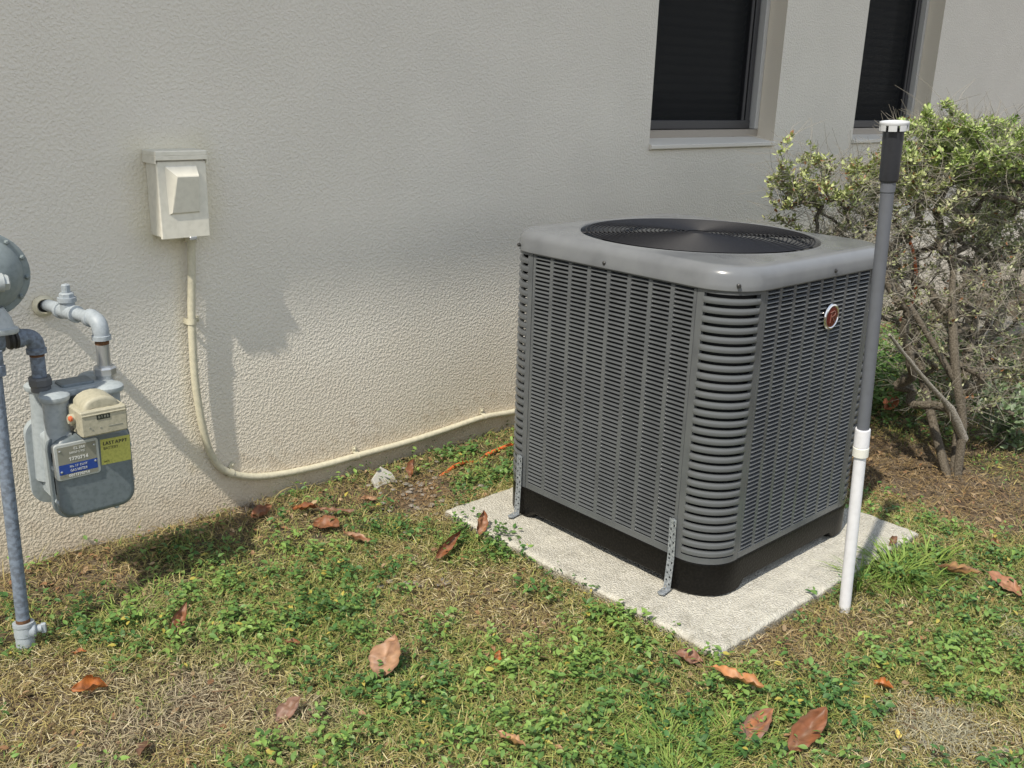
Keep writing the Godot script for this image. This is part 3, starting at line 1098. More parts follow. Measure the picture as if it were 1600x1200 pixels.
func smooth_path(pts: Array, per := 6) -> Array:
	var c := Curve3D.new()
	for i in pts.size():
		var t := Vector3.ZERO
		if i > 0 and i < pts.size() - 1: t = (pts[i + 1] - pts[i - 1]) / 6.0
		c.add_point(pts[i], -t, t)
	var out := []
	for i in pts.size() - 1:
		for k in per:
			out.append(c.sample(i, float(k) / per))
	out.append(pts[pts.size() - 1])
	return out

func conduit() -> void:
	var c := thing("conduit", "cream conduit running down from the wall box and along the foot of the wall", "conduit", Vector3(-0.709, 0.0, 0.0))
	var raw := [[-0.709, 0.885], [-0.716, 0.77], [-0.725, 0.655], [-0.729, 0.516], [-0.727, 0.413], [-0.715, 0.296], [-0.691, 0.196], [-0.650, 0.129], [-0.575, 0.086], [-0.472, 0.063], [-0.299, 0.051], [-0.114, 0.052], [0.086, 0.053], [0.269, 0.061], [0.455, 0.071], [0.618, 0.060], [0.90, 0.05], [1.25, 0.045]]
	var pts := []
	for p in raw:
		pts.append(Vector3(p[0] + 0.709, p[1], lerpf(0.0138, 0.028, smoothstep(0.08, 0.34, p[1]))))
	var sm := smooth_path(pts)
	var g := Geo.new()
	g.tube(sm, 0.0118, 12)
	part("conduit_pipe", g, M.conduit_cream, c, Transform3D(), 60)
	for q in [[2, 1], [7, 2], [11, -1], [14, 0]]:
		var i: int = q[0] * 6 + q[1]
		var p: Vector3 = sm[i]
		var d: Vector3 = (sm[i + 1] - sm[i - 1]).normalized()
		var out := Vector3(0, 0, 1)
		var side := d.cross(out).normalized()
		if side.y < 0: side = -side
		if q[0] == 2: side = Vector3(1, 0, 0)
		g = Geo.new()
		var ring := []
		for k in 9:
			var t := PI * k / 8.0
			ring.append(p + side * cos(t) * 0.0142 + out * sin(t) * 0.0142)
		var zc: float = p.z - 0.0008
		ring.push_front(p + side * 0.0142 - out * zc)
		ring.append(p - side * 0.0142 - out * zc)
		for k in ring.size() - 1:
			g.quad(ring[k] - d * 0.009, ring[k] + d * 0.009, ring[k + 1] + d * 0.009, ring[k + 1] - d * 0.009)
		g.box(Transform3D(Basis(d, side, d.cross(side)), p + side * 0.024 - out * (zc - 0.003)), Vector3(0.018, 0.022, 0.003), 0.001)
		g.lathe([Vector2(0.005, 0.0), Vector2(0.005, 0.004), Vector2(0.003, 0.006)], Transform3D(Basis(Vector3.RIGHT, PI / 2), p + side * 0.026 - out * (zc - 0.004)), 8)
		part("pipe_clip", g, M.conduit_cream, c)

# ---------------------------------------------------------------- gas meter
func text(s: String, size: float, m: Material, parent: Node, xf: Transform3D, bold := false) -> void:
	var t := TextMesh.new()
	var f := SystemFont.new()
	f.font_names = PackedStringArray(["Droid Sans"])
	if bold: f.font_weight = 700
	t.font = f
	t.text = s
	t.font_size = 32
	t.pixel_size = size / 32.0
	t.depth = 0.0006
	t.curve_step = 2.0
	var o := MeshInstance3D.new()
	o.name = "lettering"
	o.mesh = t
	o.material_override = m
	o.transform = xf
	parent.add_child(o, true)

func gas_meter() -> void:
	var a := thing("gas_meter", "blue-grey diaphragm gas meter with beige reading module hanging before the wall", "gas meter", Vector3(-1.160, 0.268, 0.285))
	var g := Geo.new()
	# body: block between the two pans with four corner columns
	g.prism(rrect(0.176, 0.150, 0.03, 5), frame_of(Vector3(1, 0, 0), Vector3(0, 0, -1), Vector3(0, 1, 0), Vector3(0, 0, 0)), 0.03, 0.20, 0.02, 3)
	g.prism(rrect(0.140, 0.062, 0.02, 5), frame_of(Vector3(1, 0, 0), Vector3(0, 0, -1), Vector3(0, 1, 0), Vector3(0, 0, 0)), 0.15, 0.300, 0.002)
	for s in [[-0.063, 0.050], [0.063, 0.050], [-0.063, -0.050], [0.063, -0.050]]:
		g.tube([Vector3(s[0] * 0.98, 0.06, s[1]), Vector3(s[0] * 0.98, 0.18, s[1] * 1.04), Vector3(s[0], 0.26, s[1]), Vector3(s[0], 0.302, s[1])], [0.040, 0.036, 0.030, 0.031], 14)
	part("meter_body", g, M.meter_grey, a)
	for f in [[1.0, "front_cover", M.meter_cover], [-1.0, "back_cover", M.meter_grey]]:
		var fx := frame_of(Vector3(f[0], 0, 0), Vector3.UP, Vector3(0, 0, f[0]), Vector3(0, 0.103, 0))
		g = Geo.new()
		var wide := 0.0 if f[0] > 0 else 0.022
		g.prism(rrect(0.204 + wide, 0.234, 0.045, 6), fx, 0.058, 0.074, 0.003, 2)
		g.prism(rrect(0.190 + wide, 0.218, 0.040, 6), fx, 0.073, 0.102 + wide * 0.6, 0.016, 4)
		var cv := part(f[1], g, f[2], a)
		for q in [[-0.0885, -0.017, 0.060], [-0.0885, 0.066, 0.050], [0.0885, 0.0, 0.06]]:
			g = Geo.new()
			g.box(fx * at(Vector3(q[0], q[1], 0.082)), Vector3(0.013, q[2], 0.022), 0.006)
			part("cover_rib", g, f[2], cv)
		for q in [[-0.045, -0.104], [0.045, -0.104]]:
			g = Geo.new()
			g.lathe([Vector2(0.012, 0.072), Vector2(0.012, 0.086), Vector2(0.009, 0.088)], fx * Transform3D(Basis(Vector3.RIGHT, PI / 2), Vector3(q[0], q[1] + 0.004, 0)), 14)
			part("bolt_boss", g, f[2], cv)
		for q in [[-0.091, 0.028], [-0.091, -0.062], [0.091, 0.05], [0.091, -0.045], [-0.045, -0.108], [0.045, -0.108], [-0.05, 0.108], [0.05, 0.108]]:
			g = Geo.new()
			g.lathe([Vector2(0.0075, 0.070), Vector2(0.0075, 0.089), Vector2(0.005, 0.092)], fx * Transform3D(Basis(Vector3.RIGHT, PI / 2), Vector3(q[0], q[1], 0)), 8)
			part("cover_bolt", g, M.meter_grey, cv)
	# top plate with four domed lobes and a raised pad
	var ty := frame_of(Vector3(1, 0, 0), Vector3(0, 0, -1), Vector3(0, 1, 0), Vector3(0, 0, 0))
	g = Geo.new()
	g.prism(rrect(0.192, 0.108, 0.045, 6), ty, 0.300, 0.316, 0.004, 2)
	for s in [[-0.066, 0.056], [0.066, 0.056], [-0.066, -0.056], [0.066, -0.056]]:
		g.lathe([Vector2(0.034, 0.298), Vector2(0.036, 0.303), Vector2(0.036, 0.310), Vector2(0.030, 0.315), Vector2(0.016, 0.319), Vector2(0.0, 0.320)], at(Vector3(s[0], 0, s[1])), 20, false)
	part("top_plate", g, M.meter_grey, a)
	g = Geo.new()
	g.prism(rrect(0.080, 0.062, 0.008, 3, Vector2(0.002, -0.002)), ty, 0.315, 0.323, 0.003)
	part("raised_pad", g, M.meter_cover, a)
	# unions on the two ports
	for s in [[-0.080, M.nut_dark, 0.026], [0.077, M.zinc, 0.0265]]:
		g = Geo.new()
		var o := at(Vector3(s[0], 0.0, 0.008))
		g.lathe([Vector2(0.023, 0.312), Vector2(0.023, 0.326)], o, 18)
		var rings := []
		for k in [[0.92, 0.326], [1.0, 0.329], [1.0, 0.344], [0.92, 0.349]]:
			var ring := PackedVector3Array()
			for i in 8:
				var t := TAU * i / 8 + 0.2
				ring.append(o * Vector3(cos(t) * s[2] * k[0] * 1.06, k[1], -sin(t) * s[2] * k[0] * 1.06))
			rings.append(ring)
		g.loft(rings)
		part("union_nut", g, s[1], a, Transform3D(), 20)
	# nameplate
	g = Geo.new()
	var np := frame_of(Vector3(1, 0, 0), Vector3.UP, Vector3.BACK, Vector3(-0.043, 0.151, 0.102))
	g.prism(rrect(0.106, 0.094, 0.008, 4), np, -0.012, 0.0045, 0.002, 2)
	var plate := part("nameplate", g, M.plate_rim, a)
	g = Geo.new()
	g.box(np * at(Vector3(0, 0.017, 0.0052)), Vector3(0.092, 0.046, 0.0012), 0.0003)
	g.box(np * at(Vector3(0, -0.037, 0.0052)), Vector3(0.092, 0.010, 0.0012), 0.0003)
	part("plate_field", g, M.plate_metal, plate)
	g = Geo.new()
	g.box(np * at(Vector3(0, -0.019, 0.0053)), Vector3(0.092, 0.025, 0.0014), 0.0003)
	part("blue_band", g, M.label_blue, plate)
	g = Geo.new()
	for q in [[-0.041, -0.024], [0.041, -0.012], [-0.041, 0.030], [0.041, 0.030]]:
		g.lathe([Vector2(0.003, 0.0), Vector2(0.003, 0.0015), Vector2(0.0015, 0.0022)], np * Transform3D(Basis(Vector3.RIGHT, PI / 2), Vector3(q[0], q[1], 0.006)), 8)
	part("rivets", g, M.zinc, plate)
	text("CL 250", 0.009, M.label_white, plate, np * at(Vector3(0.006, 0.032, 0.0063)), true)
	text("MAOP 5 PSI", 0.007, M.label_white, plate, np * at(Vector3(0, 0.0215, 0.0063)))
	text("1770714", 0.012, M.label_white, plate, np * at(Vector3(0.002, 0.006, 0.0063)), true)
	text("No. 17  CU FT", 0.007, M.label_white, plate, np * at(Vector3(0, -0.0135, 0.0065)))
	text("GAS METER", 0.008, M.label_white, plate, np * at(Vector3(0, -0.024, 0.0065)))
	text("0011770714", 0.009, M.label_white, plate, np * at(Vector3(0, -0.0372, 0.0063)), true)
	# yellow sticker
	g = Geo.new()
	var yx := frame_of(Vector3(0.999, -0.03, 0), Vector3(0.03, 0.999, 0), Vector3.BACK, Vector3(0.052, 0.153, 0.1022))
	g.box(yx, Vector3(0.074, 0.068, 0.0010), 0.0003)
	var stk := part("yellow_sticker", g, M.sticker_yellow, a)
	text("LAST APPT", 0.0125, M.ink, stk, yx * at(Vector3(-0.001, 0.022, 0.0008)), true)
	text("BATTERY", 0.0095, M.ink, stk, yx * at(Vector3(-0.012, 0.009, 0.0008)))
	text("DATE", 0.006, M.ink, stk, yx * at(Vector3(-0.024, -0.026, 0.0008)))
	# reading module
	var md := Node3D.new()
	md.name = "reading_module"
	a.add_child(md)
	md.position = Vector3(0.012, 0.255, 0.117)
	g = Geo.new()
	g.box(at(Vector3(0, 0, 0)), Vector3(0.112, 0.066, 0.090), 0.004)
	part("module_case", g, M.module_beige, md)
	g = Geo.new()
	var dome := []
	for k in 9:
		var t := PI * k / 8.0
		var ring := PackedVector3Array()
		dome.append(Vector2(-cos(t) * 0.044, sin(t) * 0.030))
	var dp := PackedVector2Array()
	for q in dome: dp.append(Vector2(q.x, q.y))
	dp.append(Vector2(0.044, -0.01)); dp.append(Vector2(-0.044, -0.01))
	dp.reverse()
	g.prism(dp, frame_of(Vector3(1, 0, 0), Vector3.UP, Vector3.BACK, Vector3(0, 0.032, 0)), -0.040, 0.034, 0.010, 4)
	part("module_dome", g, M.module_beige, md)
	g = Geo.new()
	g.box(at(Vector3(-0.002, 0.014, 0.0452)), Vector3(0.032, 0.013, 0.002), 0.0004)
	var disp := part("counter_window", g, M.display_dark, md)
	text("0 1 8 6", 0.0085, M.display_digit, disp, at(Vector3(-0.002, 0.014, 0.0464)))
	g = Geo.new()
	for q in [[-0.030, -0.016], [-0.010, -0.014], [-0.036, -0.010]]:
		g.box(at(Vector3(q[0], q[1], 0.0452)), Vector3(0.0035, 0.0045, 0.0012), 0.0003)
	g.box(at(Vector3(0.026, -0.014, 0.0451)), Vector3(0.034, 0.003, 0.0008), 0.0002)
	part("module_marks", g, M.plate_metal, md)
	g = Geo.new()
	g.box(at(Vector3(0, 0.0215, 0.0457)), Vector3(0.106, 0.004, 0.003), 0.0012)
	part("module_lip", g, M.module_beige, md)
	g = Geo.new()
	g.lathe([Vector2(0.014, 0.0), Vector2(0.014, 0.010), Vector2(0.010, 0.014)], towards(Vector3(-1, 0, 0), Vector3(-0.055, 0.004, -0.005)), 14)
	part("side_boss", g, M.module_beige, md)
	g = Geo.new()
	g.lathe([Vector2(0.007, 0.0), Vector2(0.007, 0.005), Vector2(0.004, 0.007)], towards(Vector3(-1, 0, 0.2), Vector3(-0.064, 0.010, 0.006)), 10)
	part("orange_seal", g, M.seal_orange, md)
	g = Geo.new()
	g.lathe([Vector2(0.007, 0.0), Vector2(0.007, 0.004), Vector2(0.005, 0.0045)], towards(Vector3(-1, 0, 0.2), Vector3(-0.064, -0.014, 0.008)), 10)
	part("dark_plug", g, M.rubber_dark, md)

func bend(a: Vector3, corner: Vector3, b: Vector3, r: float, n := 7) -> Array:
	var da := (a - corner).normalized()
	var db := (b - corner).normalized()
	var out := []
	for k in n + 1:
		var t := float(k) / n
		var p := corner + da * r
		var q := corner + db * r
		out.append(p.lerp(corner, t).lerp(corner.lerp(q, t), t))
	return out

func gas_pipes() -> void:
	# outlet: wall, plugged tee, elbow, nipple
	var w := Vector3(-1.128, 0.727, 0.0)
	var a := thing("gas_outlet_pipe", "light grey gas pipe with plugged tee running from wall hole to meter", "gas pipe", w)
	var e := Vector3(-1.083, 0.737, 0.293) - w
	var g := Geo.new()
	g.tube([Vector3(0, 0, -0.06), e.lerp(Vector3.ZERO, 0.16)], 0.0160, 16)
	part("pipe", g, M.pipe_grey, a)
	g = Geo.new()
	g.lathe([Vector2(0.021, 0.0), Vector2(0.030, 0.002), Vector2(0.029, 0.008), Vector2(0.0200, 0.013), Vector2(0.0168, 0.008)], towards(Vector3(0, 0, 1), Vector3.ZERO), 20, false)
	part("wall_sleeve", g, M.conduit_cream, a)
	g = Geo.new()
	g.lathe([Vector2(0.0188, 0.0), Vector2(0.0188, 0.0135)], towards(Vector3(0, 0, 1), Vector3(0, 0, -0.012)), 20)
	part("sealant_gap", g, M.rubber_dark, a)
	var dir := e.normalized()
	var tp := e * 0.46
	g = Geo.new()
	g.tube([tp - dir * 0.045, tp - dir * 0.033, tp - dir * 0.032, tp + dir * 0.032, tp + dir * 0.033, tp + dir * 0.045], [0.0225, 0.0225, 0.019, 0.019, 0.0225, 0.0225], 16)
	g.tube([tp, tp + Vector3(0, 0.028, 0), tp + Vector3(0, 0.0285, 0), tp + Vector3(0, 0.040, 0)], [0.019, 0.019, 0.0235, 0.0235], 16)
	part("tee", g, M.pipe_grey, a, Transform3D(), 50)
	g = Geo.new()
	g.lathe([Vector2(0.019, 0.0), Vector2(0.019, 0.010), Vector2(0.016, 0.013)], at(tp + Vector3(0, 0.040, 0)), 8)
	g.box(Transform3D(Basis(Vector3.UP, 0.5), tp + Vector3(0, 0.063, 0)), Vector3(0.018, 0.024, 0.018), 0.003)
	part("plug", g, M.pipe_grey, a)
	g = Geo.new()
	var down := Vector3(0, -1, 0)
	var el := [e - dir * 0.050, e - dir * 0.036]
	var rad := [0.0235, 0.0235]
	for p in bend(e - dir, e, e + down, 0.034):
		el.append(p); rad.append(0.0205)
	el.append_array([e + down * 0.038, e + down * 0.039, e + down * 0.050])
	rad.append_array([0.0205, 0.0235, 0.0235])
	g.tube(el, rad, 18)
	part("elbow", g, M.pipe_grey, a, Transform3D(), 50)
	g = Geo.new()
	g.tube([e + down * 0.048, e + down * 0.062], 0.0172, 16)
	part("rusty_thread", g, M.rust, a)
	g = Geo.new()
	g.tube([e + down * 0.061, e + down * 0.128], 0.0166, 16)
	part("nipple", g, M.zinc, a)
	# inlet: regulator outlet, gasket, elbow, nipple
	var i0 := Vector3(-1.240, 0.722, 0.293)
	var b := thing("gas_inlet_pipe", "short grey elbow pipe joining the round regulator to the meter's left port", "gas pipe", i0)
	var left := Vector3(-1, -0.02, 0.12).normalized()
	g = Geo.new()
	el = [left * 0.046, left * 0.032]
	rad = [0.0235, 0.0235]
	for p in bend(left, Vector3.ZERO, down, 0.030):
		el.append(p); rad.append(0.0205)
	el.append_array([down * 0.032, down * 0.033, down * 0.045])
	rad.append_array([0.0205, 0.0235, 0.0235])
	g.tube(el, rad, 18)
	part("elbow", g, M.riser_grey, b, Transform3D(), 50)
	g = Geo.new()
	g.tube([down * 0.044, down * 0.053], 0.0172, 16)
	part("rusty_thread", g, M.rust, b)
	g = Geo.new()
	g.tube([down * 0.052, down * 0.115], 0.0170, 16)
	part("nipple", g, M.riser_grey, b)
	g = Geo.new()
	g.tube([left * 0.044, left * 0.050, left * 0.052, left * 0.058, left * 0.060, left * 0.066], [0.0245, 0.0245, 0.021, 0.0245, 0.0245, 0.021], 16)
	part("gasket", g, M.rubber_dark, b)
	# riser with stop valve
	var r0 := Vector3(-1.393, -0.052, 0.464)
	var c := thing("gas_riser_pipe", "weathered blue-grey gas riser pipe with stop valve rising from the grass", "gas pipe", r0)
	var top := Vector3(-1.362, 0.700, 0.395) - r0
	g = Geo.new()
	g.tube([top * -0.1, top * 0.072], 0.0165, 14)
	g.tube([top * 0.15, top * 0.99], 0.0152, 16)
	part("pipe", g, M.riser_grey, c)
	g = Geo.new()
	g.tube([top * 0.066, top * 0.072, top * 0.074, top * 0.105, top * 0.107, top * 0.138, top * 0.141, top * 0.152], [0.0185, 0.0195, 0.0215, 0.0215, 0.023, 0.023, 0.0245, 0.0245], 16)
	part("valve_body", g, M.pipe_grey, c, Transform3D(), 25)
	g = Geo.new()
	var vc := top * 0.122
	g.lathe([Vector2(0.020, 0.0), Vector2(0.020, 0.022), Vector2(0.017, 0.026), Vector2(0.010, 0.027), Vector2(0.010, 0.038), Vector2(0.007, 0.040)], towards(Vector3(0.95, 0.0, 0.35), vc), 14)
	g.box(Transform3D(towards(Vector3(0.95, 0.0, 0.35), vc).basis, vc + Vector3(0.040, 0.0, 0.0147)), Vector3(0.010, 0.012, 0.026), 0.002)
	part("valve_plug", g, M.pipe_grey, c)
	g = Geo.new()
	g.tube([top * 0.152, top * 0.163], 0.0160, 14)
	part("rusty_thread", g, M.rust, c)
	g = Geo.new()
	g.tube([top * 0.955, top * 0.985, top * 0.987, top * 1.03], [0.024, 0.024, 0.021, 0.021], 16)
	part("union", g, M.riser_grey, c, Transform3D(), 40)

func regulator() -> void:
	var o := Vector3(-1.356, 0.700, 0.325)
	var a := thing("gas_regulator", "grey round gas regulator with bolted diaphragm rim at the left edge", "gas regulator", o)
	var c := Vector3(0.012, 0.185, 0.0)
	var fwd := towards(Vector3(0, -0.05, 1).normalized(), c)
	var g := Geo.new()
	g.lathe([Vector2(0.0, -0.055), Vector2(0.05, -0.052), Vector2(0.078, -0.034), Vector2(0.084, -0.010), Vector2(0.099, -0.008), Vector2(0.100, -0.001)], fwd, 40)
	part("diaphragm_back", g, M.regulator_grey, a)
	g = Geo.new()
	g.lathe([Vector2(0.101, 0.001), Vector2(0.101, 0.007), Vector2(0.098, 0.009), Vector2(0.086, 0.010), Vector2(0.080, 0.022), Vector2(0.062, 0.042), Vector2(0.036, 0.050), Vector2(0.0, 0.052)], fwd, 40, false)
	part("diaphragm_front", g, M.regulator_grey, a)
	for k in 12:
		var t := TAU * k / 12 + 0.12
		g = Geo.new()
		g.lathe([Vector2(0.0055, -0.013), Vector2(0.0055, 0.013), Vector2(0.003, 0.016)], fwd * at(Vector3(cos(t) * 0.0925, 0, sin(t) * 0.0925)), 6)
		part("rim_bolt", g, M.regulator_grey, a)
	g = Geo.new()
	var vx := c + Vector3(-0.02, -0.006, 0.062)
	g.tube([vx - Vector3(0.04, 0, 0.0), vx + Vector3(0.044, -0.002, 0.004)], 0.0215, 18)
	g.lathe([Vector2(0.014, 0.0), Vector2(0.0185, 0.004), Vector2(0.0185, 0.014), Vector2(0.014, 0.017)], towards(Vector3(1, -0.03, 0.06), vx + Vector3(0.040, -0.002, 0.004)), 6)
	part("vent_cap", g, M.regulator_light, a)
	g = Geo.new()
	var fx := frame_of(Vector3(1, 0, 0), Vector3(0, 0, -1), Vector3.UP, Vector3(0.012, 0, 0.012))
	var rings := []
	for k in [[0.100, 0.088, 0.052], [0.104, 0.092, 0.056], [0.104, 0.092, 0.064], [0.092, 0.078, 0.067], [0.084, 0.070, 0.088], [0.060, 0.056, 0.112]]:
		rings.append(g.ring_of(rrect(k[0], k[1], 0.02, 5), 0.0, fx, k[2]))
	g.loft(rings)
	part("valve_housing", g, M.regulator_light, a, Transform3D(), 30)
	g = Geo.new()
	g.tube([Vector3(0.012, 0.055, 0.012), Vector3(0.012, 0.02, 0.008)], 0.028, 16)
	g.tube([Vector3(-0.02, 0.022, 0.006), Vector3(0.034, 0.021, -0.003)], [0.021, 0.021], 16)
	g.tube([Vector3(-0.012, 0.024, 0.040), Vector3(-0.015, -0.01, 0.069)], [0.019, 0.024], 14)
	part("outlet_fitting", g, M.riser_grey, a)

# ---------------------------------------------------------------- standpipe
func standpipe() -> void:
	var b := Vector3(0.329, -0.04, 1.668)
	var t := Vector3(0.216, 1.283, 1.668)
	var a := thing("standpipe", "tall thin pipe, white below and grey above, with white notched cap", "pipe", b)
	var d := t - b
	var f := func(y: float) -> Vector3: return d * ((y + 0.04) / 1.323)
	var g := Geo.new()
	g.tube([f.call(-0.06), f.call(0.475)], 0.0152, 18)
	part("white_pipe", g, M.pvc_white, a)
	g = Geo.new()
	g.tube([f.call(0.462), f.call(0.464), f.call(0.487), f.call(0.490)], [0.0165, 0.0200, 0.0200, 0.0180], 20)
	part("coupling_ring", g, M.pvc_cream, a, Transform3D(), 30)
	g = Geo.new()
	g.tube([f.call(0.489), f.call(0.491), f.call(0.535), f.call(0.538)], [0.0175, 0.0192, 0.0192, 0.0178], 20)
	part("coupling", g, M.pvc_white, a, Transform3D(), 30)
	g = Geo.new()
	g.tube([f.call(0.530), f.call(1.130)], 0.0152, 18)
	part("grey_pipe", g, M.pvc_grey, a)
	g = Geo.new()
	g.tube([f.call(1.126), f.call(1.128), f.call(1.152), f.call(1.154)], [0.0150, 0.0168, 0.0168, 0.0150], 18)
	part("collar", g, M.pvc_grey, a, Transform3D(), 30)
	g = Geo.new()
	g.tube([f.call(1.150), f.call(1.156), f.call(1.20), f.call(1.262), f.call(1.268)], [0.0185, 0.0218, 0.0220, 0.0232, 0.0228], 20)
	part("black_sleeve", g, M.sleeve_black, a, Transform3D(), 40)
	# notched cap: a disc with a skirt of separate tabs
	var cap := towards(d, f.call(1.262))
	g = Geo.new()
	g.lathe([Vector2(0.026, 0.014), Vector2(0.0315, 0.0145), Vector2(0.0325, 0.0175), Vector2(0.0320, 0.0205), Vector2(0.029, 0.0215), Vector2(0.026, 0.0190), Vector2(0.0, 0.0190)], cap, 32, false)
	for k in 8:
		var t0 := TAU * k / 8 + 0.10
		for i in 4:
			var a0 := t0 + 0.58 * i / 4.0
			var a1 := t0 + 0.58 * (i + 1) / 4.0
			var q := []
			for e in [[a0, 0.030], [a1, 0.030], [a1, 0.0315], [a0, 0.0315]]:
				for y in [0.002, 0.0150]:
					q.append(cap * Vector3(cos(e[0]) * e[1], y, -sin(e[0]) * e[1]))
			g.quad(q[4], q[6], q[7], q[5]) if false else g.quad(q[6], q[4], q[5], q[7])
			g.quad(q[0], q[2], q[3], q[1])
			g.quad(q[0], q[6], q[4], q[2])
			if i == 0: g.quad(q[0], q[1], q[7], q[6])
			if i == 3: g.quad(q[2], q[4], q[5], q[3])
	part("notched_cap", g, M.cap_grey, a, Transform3D(), 30)

# ---------------------------------------------------------------- shrubs
func leaf_mesh(fold := 0.25, bendy := 0.15) -> ArrayMesh:
	# one leaf, unit long along +z, lying in x, z
	var g := Geo.new()
	var prof := [[0.0, 0.03], [0.2, 0.20], [0.45, 0.27], [0.72, 0.19], [1.0, 0.0]]
	for i in prof.size() - 1:
		var p: Array = prof[i]
		var q: Array = prof[i + 1]
		var y0: float = -bendy * p[0] * p[0]
		var y1: float = -bendy * q[0] * q[0]
		var a := Vector3(0, y0, p[0])
		var b := Vector3(0, y1, q[0])
		for s in [-1.0, 1.0]:
			var c := Vector3(s * q[1], y1 + fold * q[1], q[0])
			var d := Vector3(s * p[1], y0 + fold * p[1], p[0])
			if s < 0: g.quad(a, d, c, b) if false else g.quad(b, c, d, a)
			else: g.quad(a, d, c, b)
	return g.mesh(60)

func grow(parent: Node3D, base: Vector3, stems: Array, blobs: Array, sd: int, leaf: ArrayMesh, tones: Array, size: float, thick: float, pale := -1) -> void:
	var rng := RandomNumberGenerator.new()
	rng.seed = sd
	var pos := PackedVector3Array()
	var par := PackedInt32Array()
	var cnt := []
	var chains := []
	for s in stems:
		var chain := []
		var sm := smooth_path(s, 3)
		var prev := -1
		for p in sm:
			pos.append(p - base); par.append(prev); cnt.append(0.0)
			prev = pos.size() - 1
			chain.append(prev)
		chains.append(chain)
	var tips := []
	for b in blobs:
		for i in int(b[6] * 2.2):
			var q := Vector3.ZERO
			while true:
				q = Vector3(rng.randf_range(-1, 1), rng.randf_range(-1, 1), rng.randf_range(-1, 1))
				if q.length_squared() <= 1: break
			tips.append([Vector3(b[0] + q.x * b[3], b[1] + q.y * b[4], maxf(0.12, b[2] + q.z * b[5])) - base, b[7]])
	tips.sort_custom(func(m, n): return m[0].length() < n[0].length())
	var ends := []
	for t in tips:
		var best := -1
		var cost := 1e9
		for i in pos.size():
			var d: float = pos[i].distance_to(t[0])
			if pos[i].y > t[0].y + 0.05: d *= 1.5
			if d < cost:
				cost = d; best = i
		var from := pos[best]
		var dist := from.distance_to(t[0])
		var k := clampi(int(dist / 0.055), 1, 9)
		var prev := best
		var chain := [best]
		var sag := Vector3(rng.randf_range(-1, 1), rng.randf_range(-0.6, 0.8), rng.randf_range(-1, 1)) * dist * 0.22
		for i in range(1, k + 1):
			var u := float(i) / k
			var p: Vector3 = from.lerp(t[0], u) + sag * sin(u * PI) + Vector3(rng.randf_range(-1, 1), rng.randf_range(-1, 1), rng.randf_range(-1, 1)) * 0.009
			pos.append(p); par.append(prev); cnt.append(0.0)
			prev = pos.size() - 1
			chain.append(prev)
		chains.append(chain)
		ends.append([prev, chain, t[1]])
	for e in ends:
		var i: int = e[0]
		while i >= 0:
			cnt[i] += 1.0
			i = par[i]
	var twigs := Geo.new()
	var sides := 5
	for ci in chains.size():
		var chain: Array = chains[ci]
		var pts := []
		var rad := []
		var main: bool = ci < stems.size()
		for k in chain.size():
			pts.append(pos[chain[k]])
			var own: int = chain[k] if k > 0 or chain.size() < 2 or main else chain[1]
			var r: float = thick * pow(maxf(cnt[own], 1.0), 0.5)
			if main: r = maxf(r, lerpf(0.0125, 0.004, float(k) / chain.size()))
			rad.append(minf(r, 0.0165))
		if pts.size() < 2: continue
		if main or rad[0] > thick * 2.4:
			var g := Geo.new()
			g.tube(pts, rad, 8 if main else 6)
			var pale_one: bool = main and ci == pale
			part("trunk" if main and not pale_one else "branch", g, M.bark_pale if pale_one else M.bark, parent, Transform3D(), 70)
		else:
			twigs.tube(pts, rad, sides)
	# loose bare side twigs
	for i in chains.size() * 4:
		var chain: Array = chains[rng.randi_range(stems.size(), chains.size() - 1)]
		var o := pos[chain[rng.randi_range(0, chain.size() - 1)]]
		var d := Vector3(rng.randf_range(-1, 1), rng.randf_range(-0.5, 1), rng.randf_range(-1, 1)).normalized() * rng.randf_range(0.05, 0.16)
		var mid := o + d * 0.5 + Vector3(rng.randf_range(-1, 1), rng.randf_range(-1, 1), rng.randf_range(-1, 1)) * 0.012
		twigs.tube([o, mid, o + d], [thick * 0.8, thick * 0.65, thick * 0.45], 3)
	var tw := part("twigs", twigs, M.twig, parent, Transform3D(), 80)
	tw.set_meta("kind", "stuff")
	var xfs: Array[Transform3D] = []
	var cols := PackedColorArray()
	for e in ends:
		var chain: Array = e[1]
		var tone: Array = tones[e[2]]
		var n := int(tone[0] * rng.randf_range(0.6, 1.3))
		for i in n:
			var u := 1.0 - pow(rng.randf(), 1.4) * 0.9
			var fk := u * (chain.size() - 1)
			var k := mini(int(fk), chain.size() - 2)
			var p: Vector3 = pos[chain[k]].lerp(pos[chain[k + 1]], fk - k)
			p += Vector3(rng.randf_range(-1, 1), rng.randf_range(-0.8, 1), rng.randf_range(-1, 1)) * tone[1]
			var z := Vector3(rng.randf_range(-1, 1), rng.randf_range(-0.3, 0.9), rng.randf_range(-1, 1)).normalized()
			var x := z.cross(Vector3(rng.randf_range(-0.5, 0.5), 1, rng.randf_range(-0.5, 0.5))).normalized()
			var s: float = size * tone[2] * rng.randf_range(0.65, 1.25)
			xfs.append(Transform3D(Basis(x, z.cross(x), z) * s, p))
			var c: Color = tone[3].lerp(tone[4], rng.randf())
			if rng.randf() < tone[5]: c = Color(0.26, 0.12, 0.05)
			cols.append(c * rng.randf_range(0.85, 1.12))
	scatter("foliage", leaf, M.shrub_leaf, xfs, cols, parent)

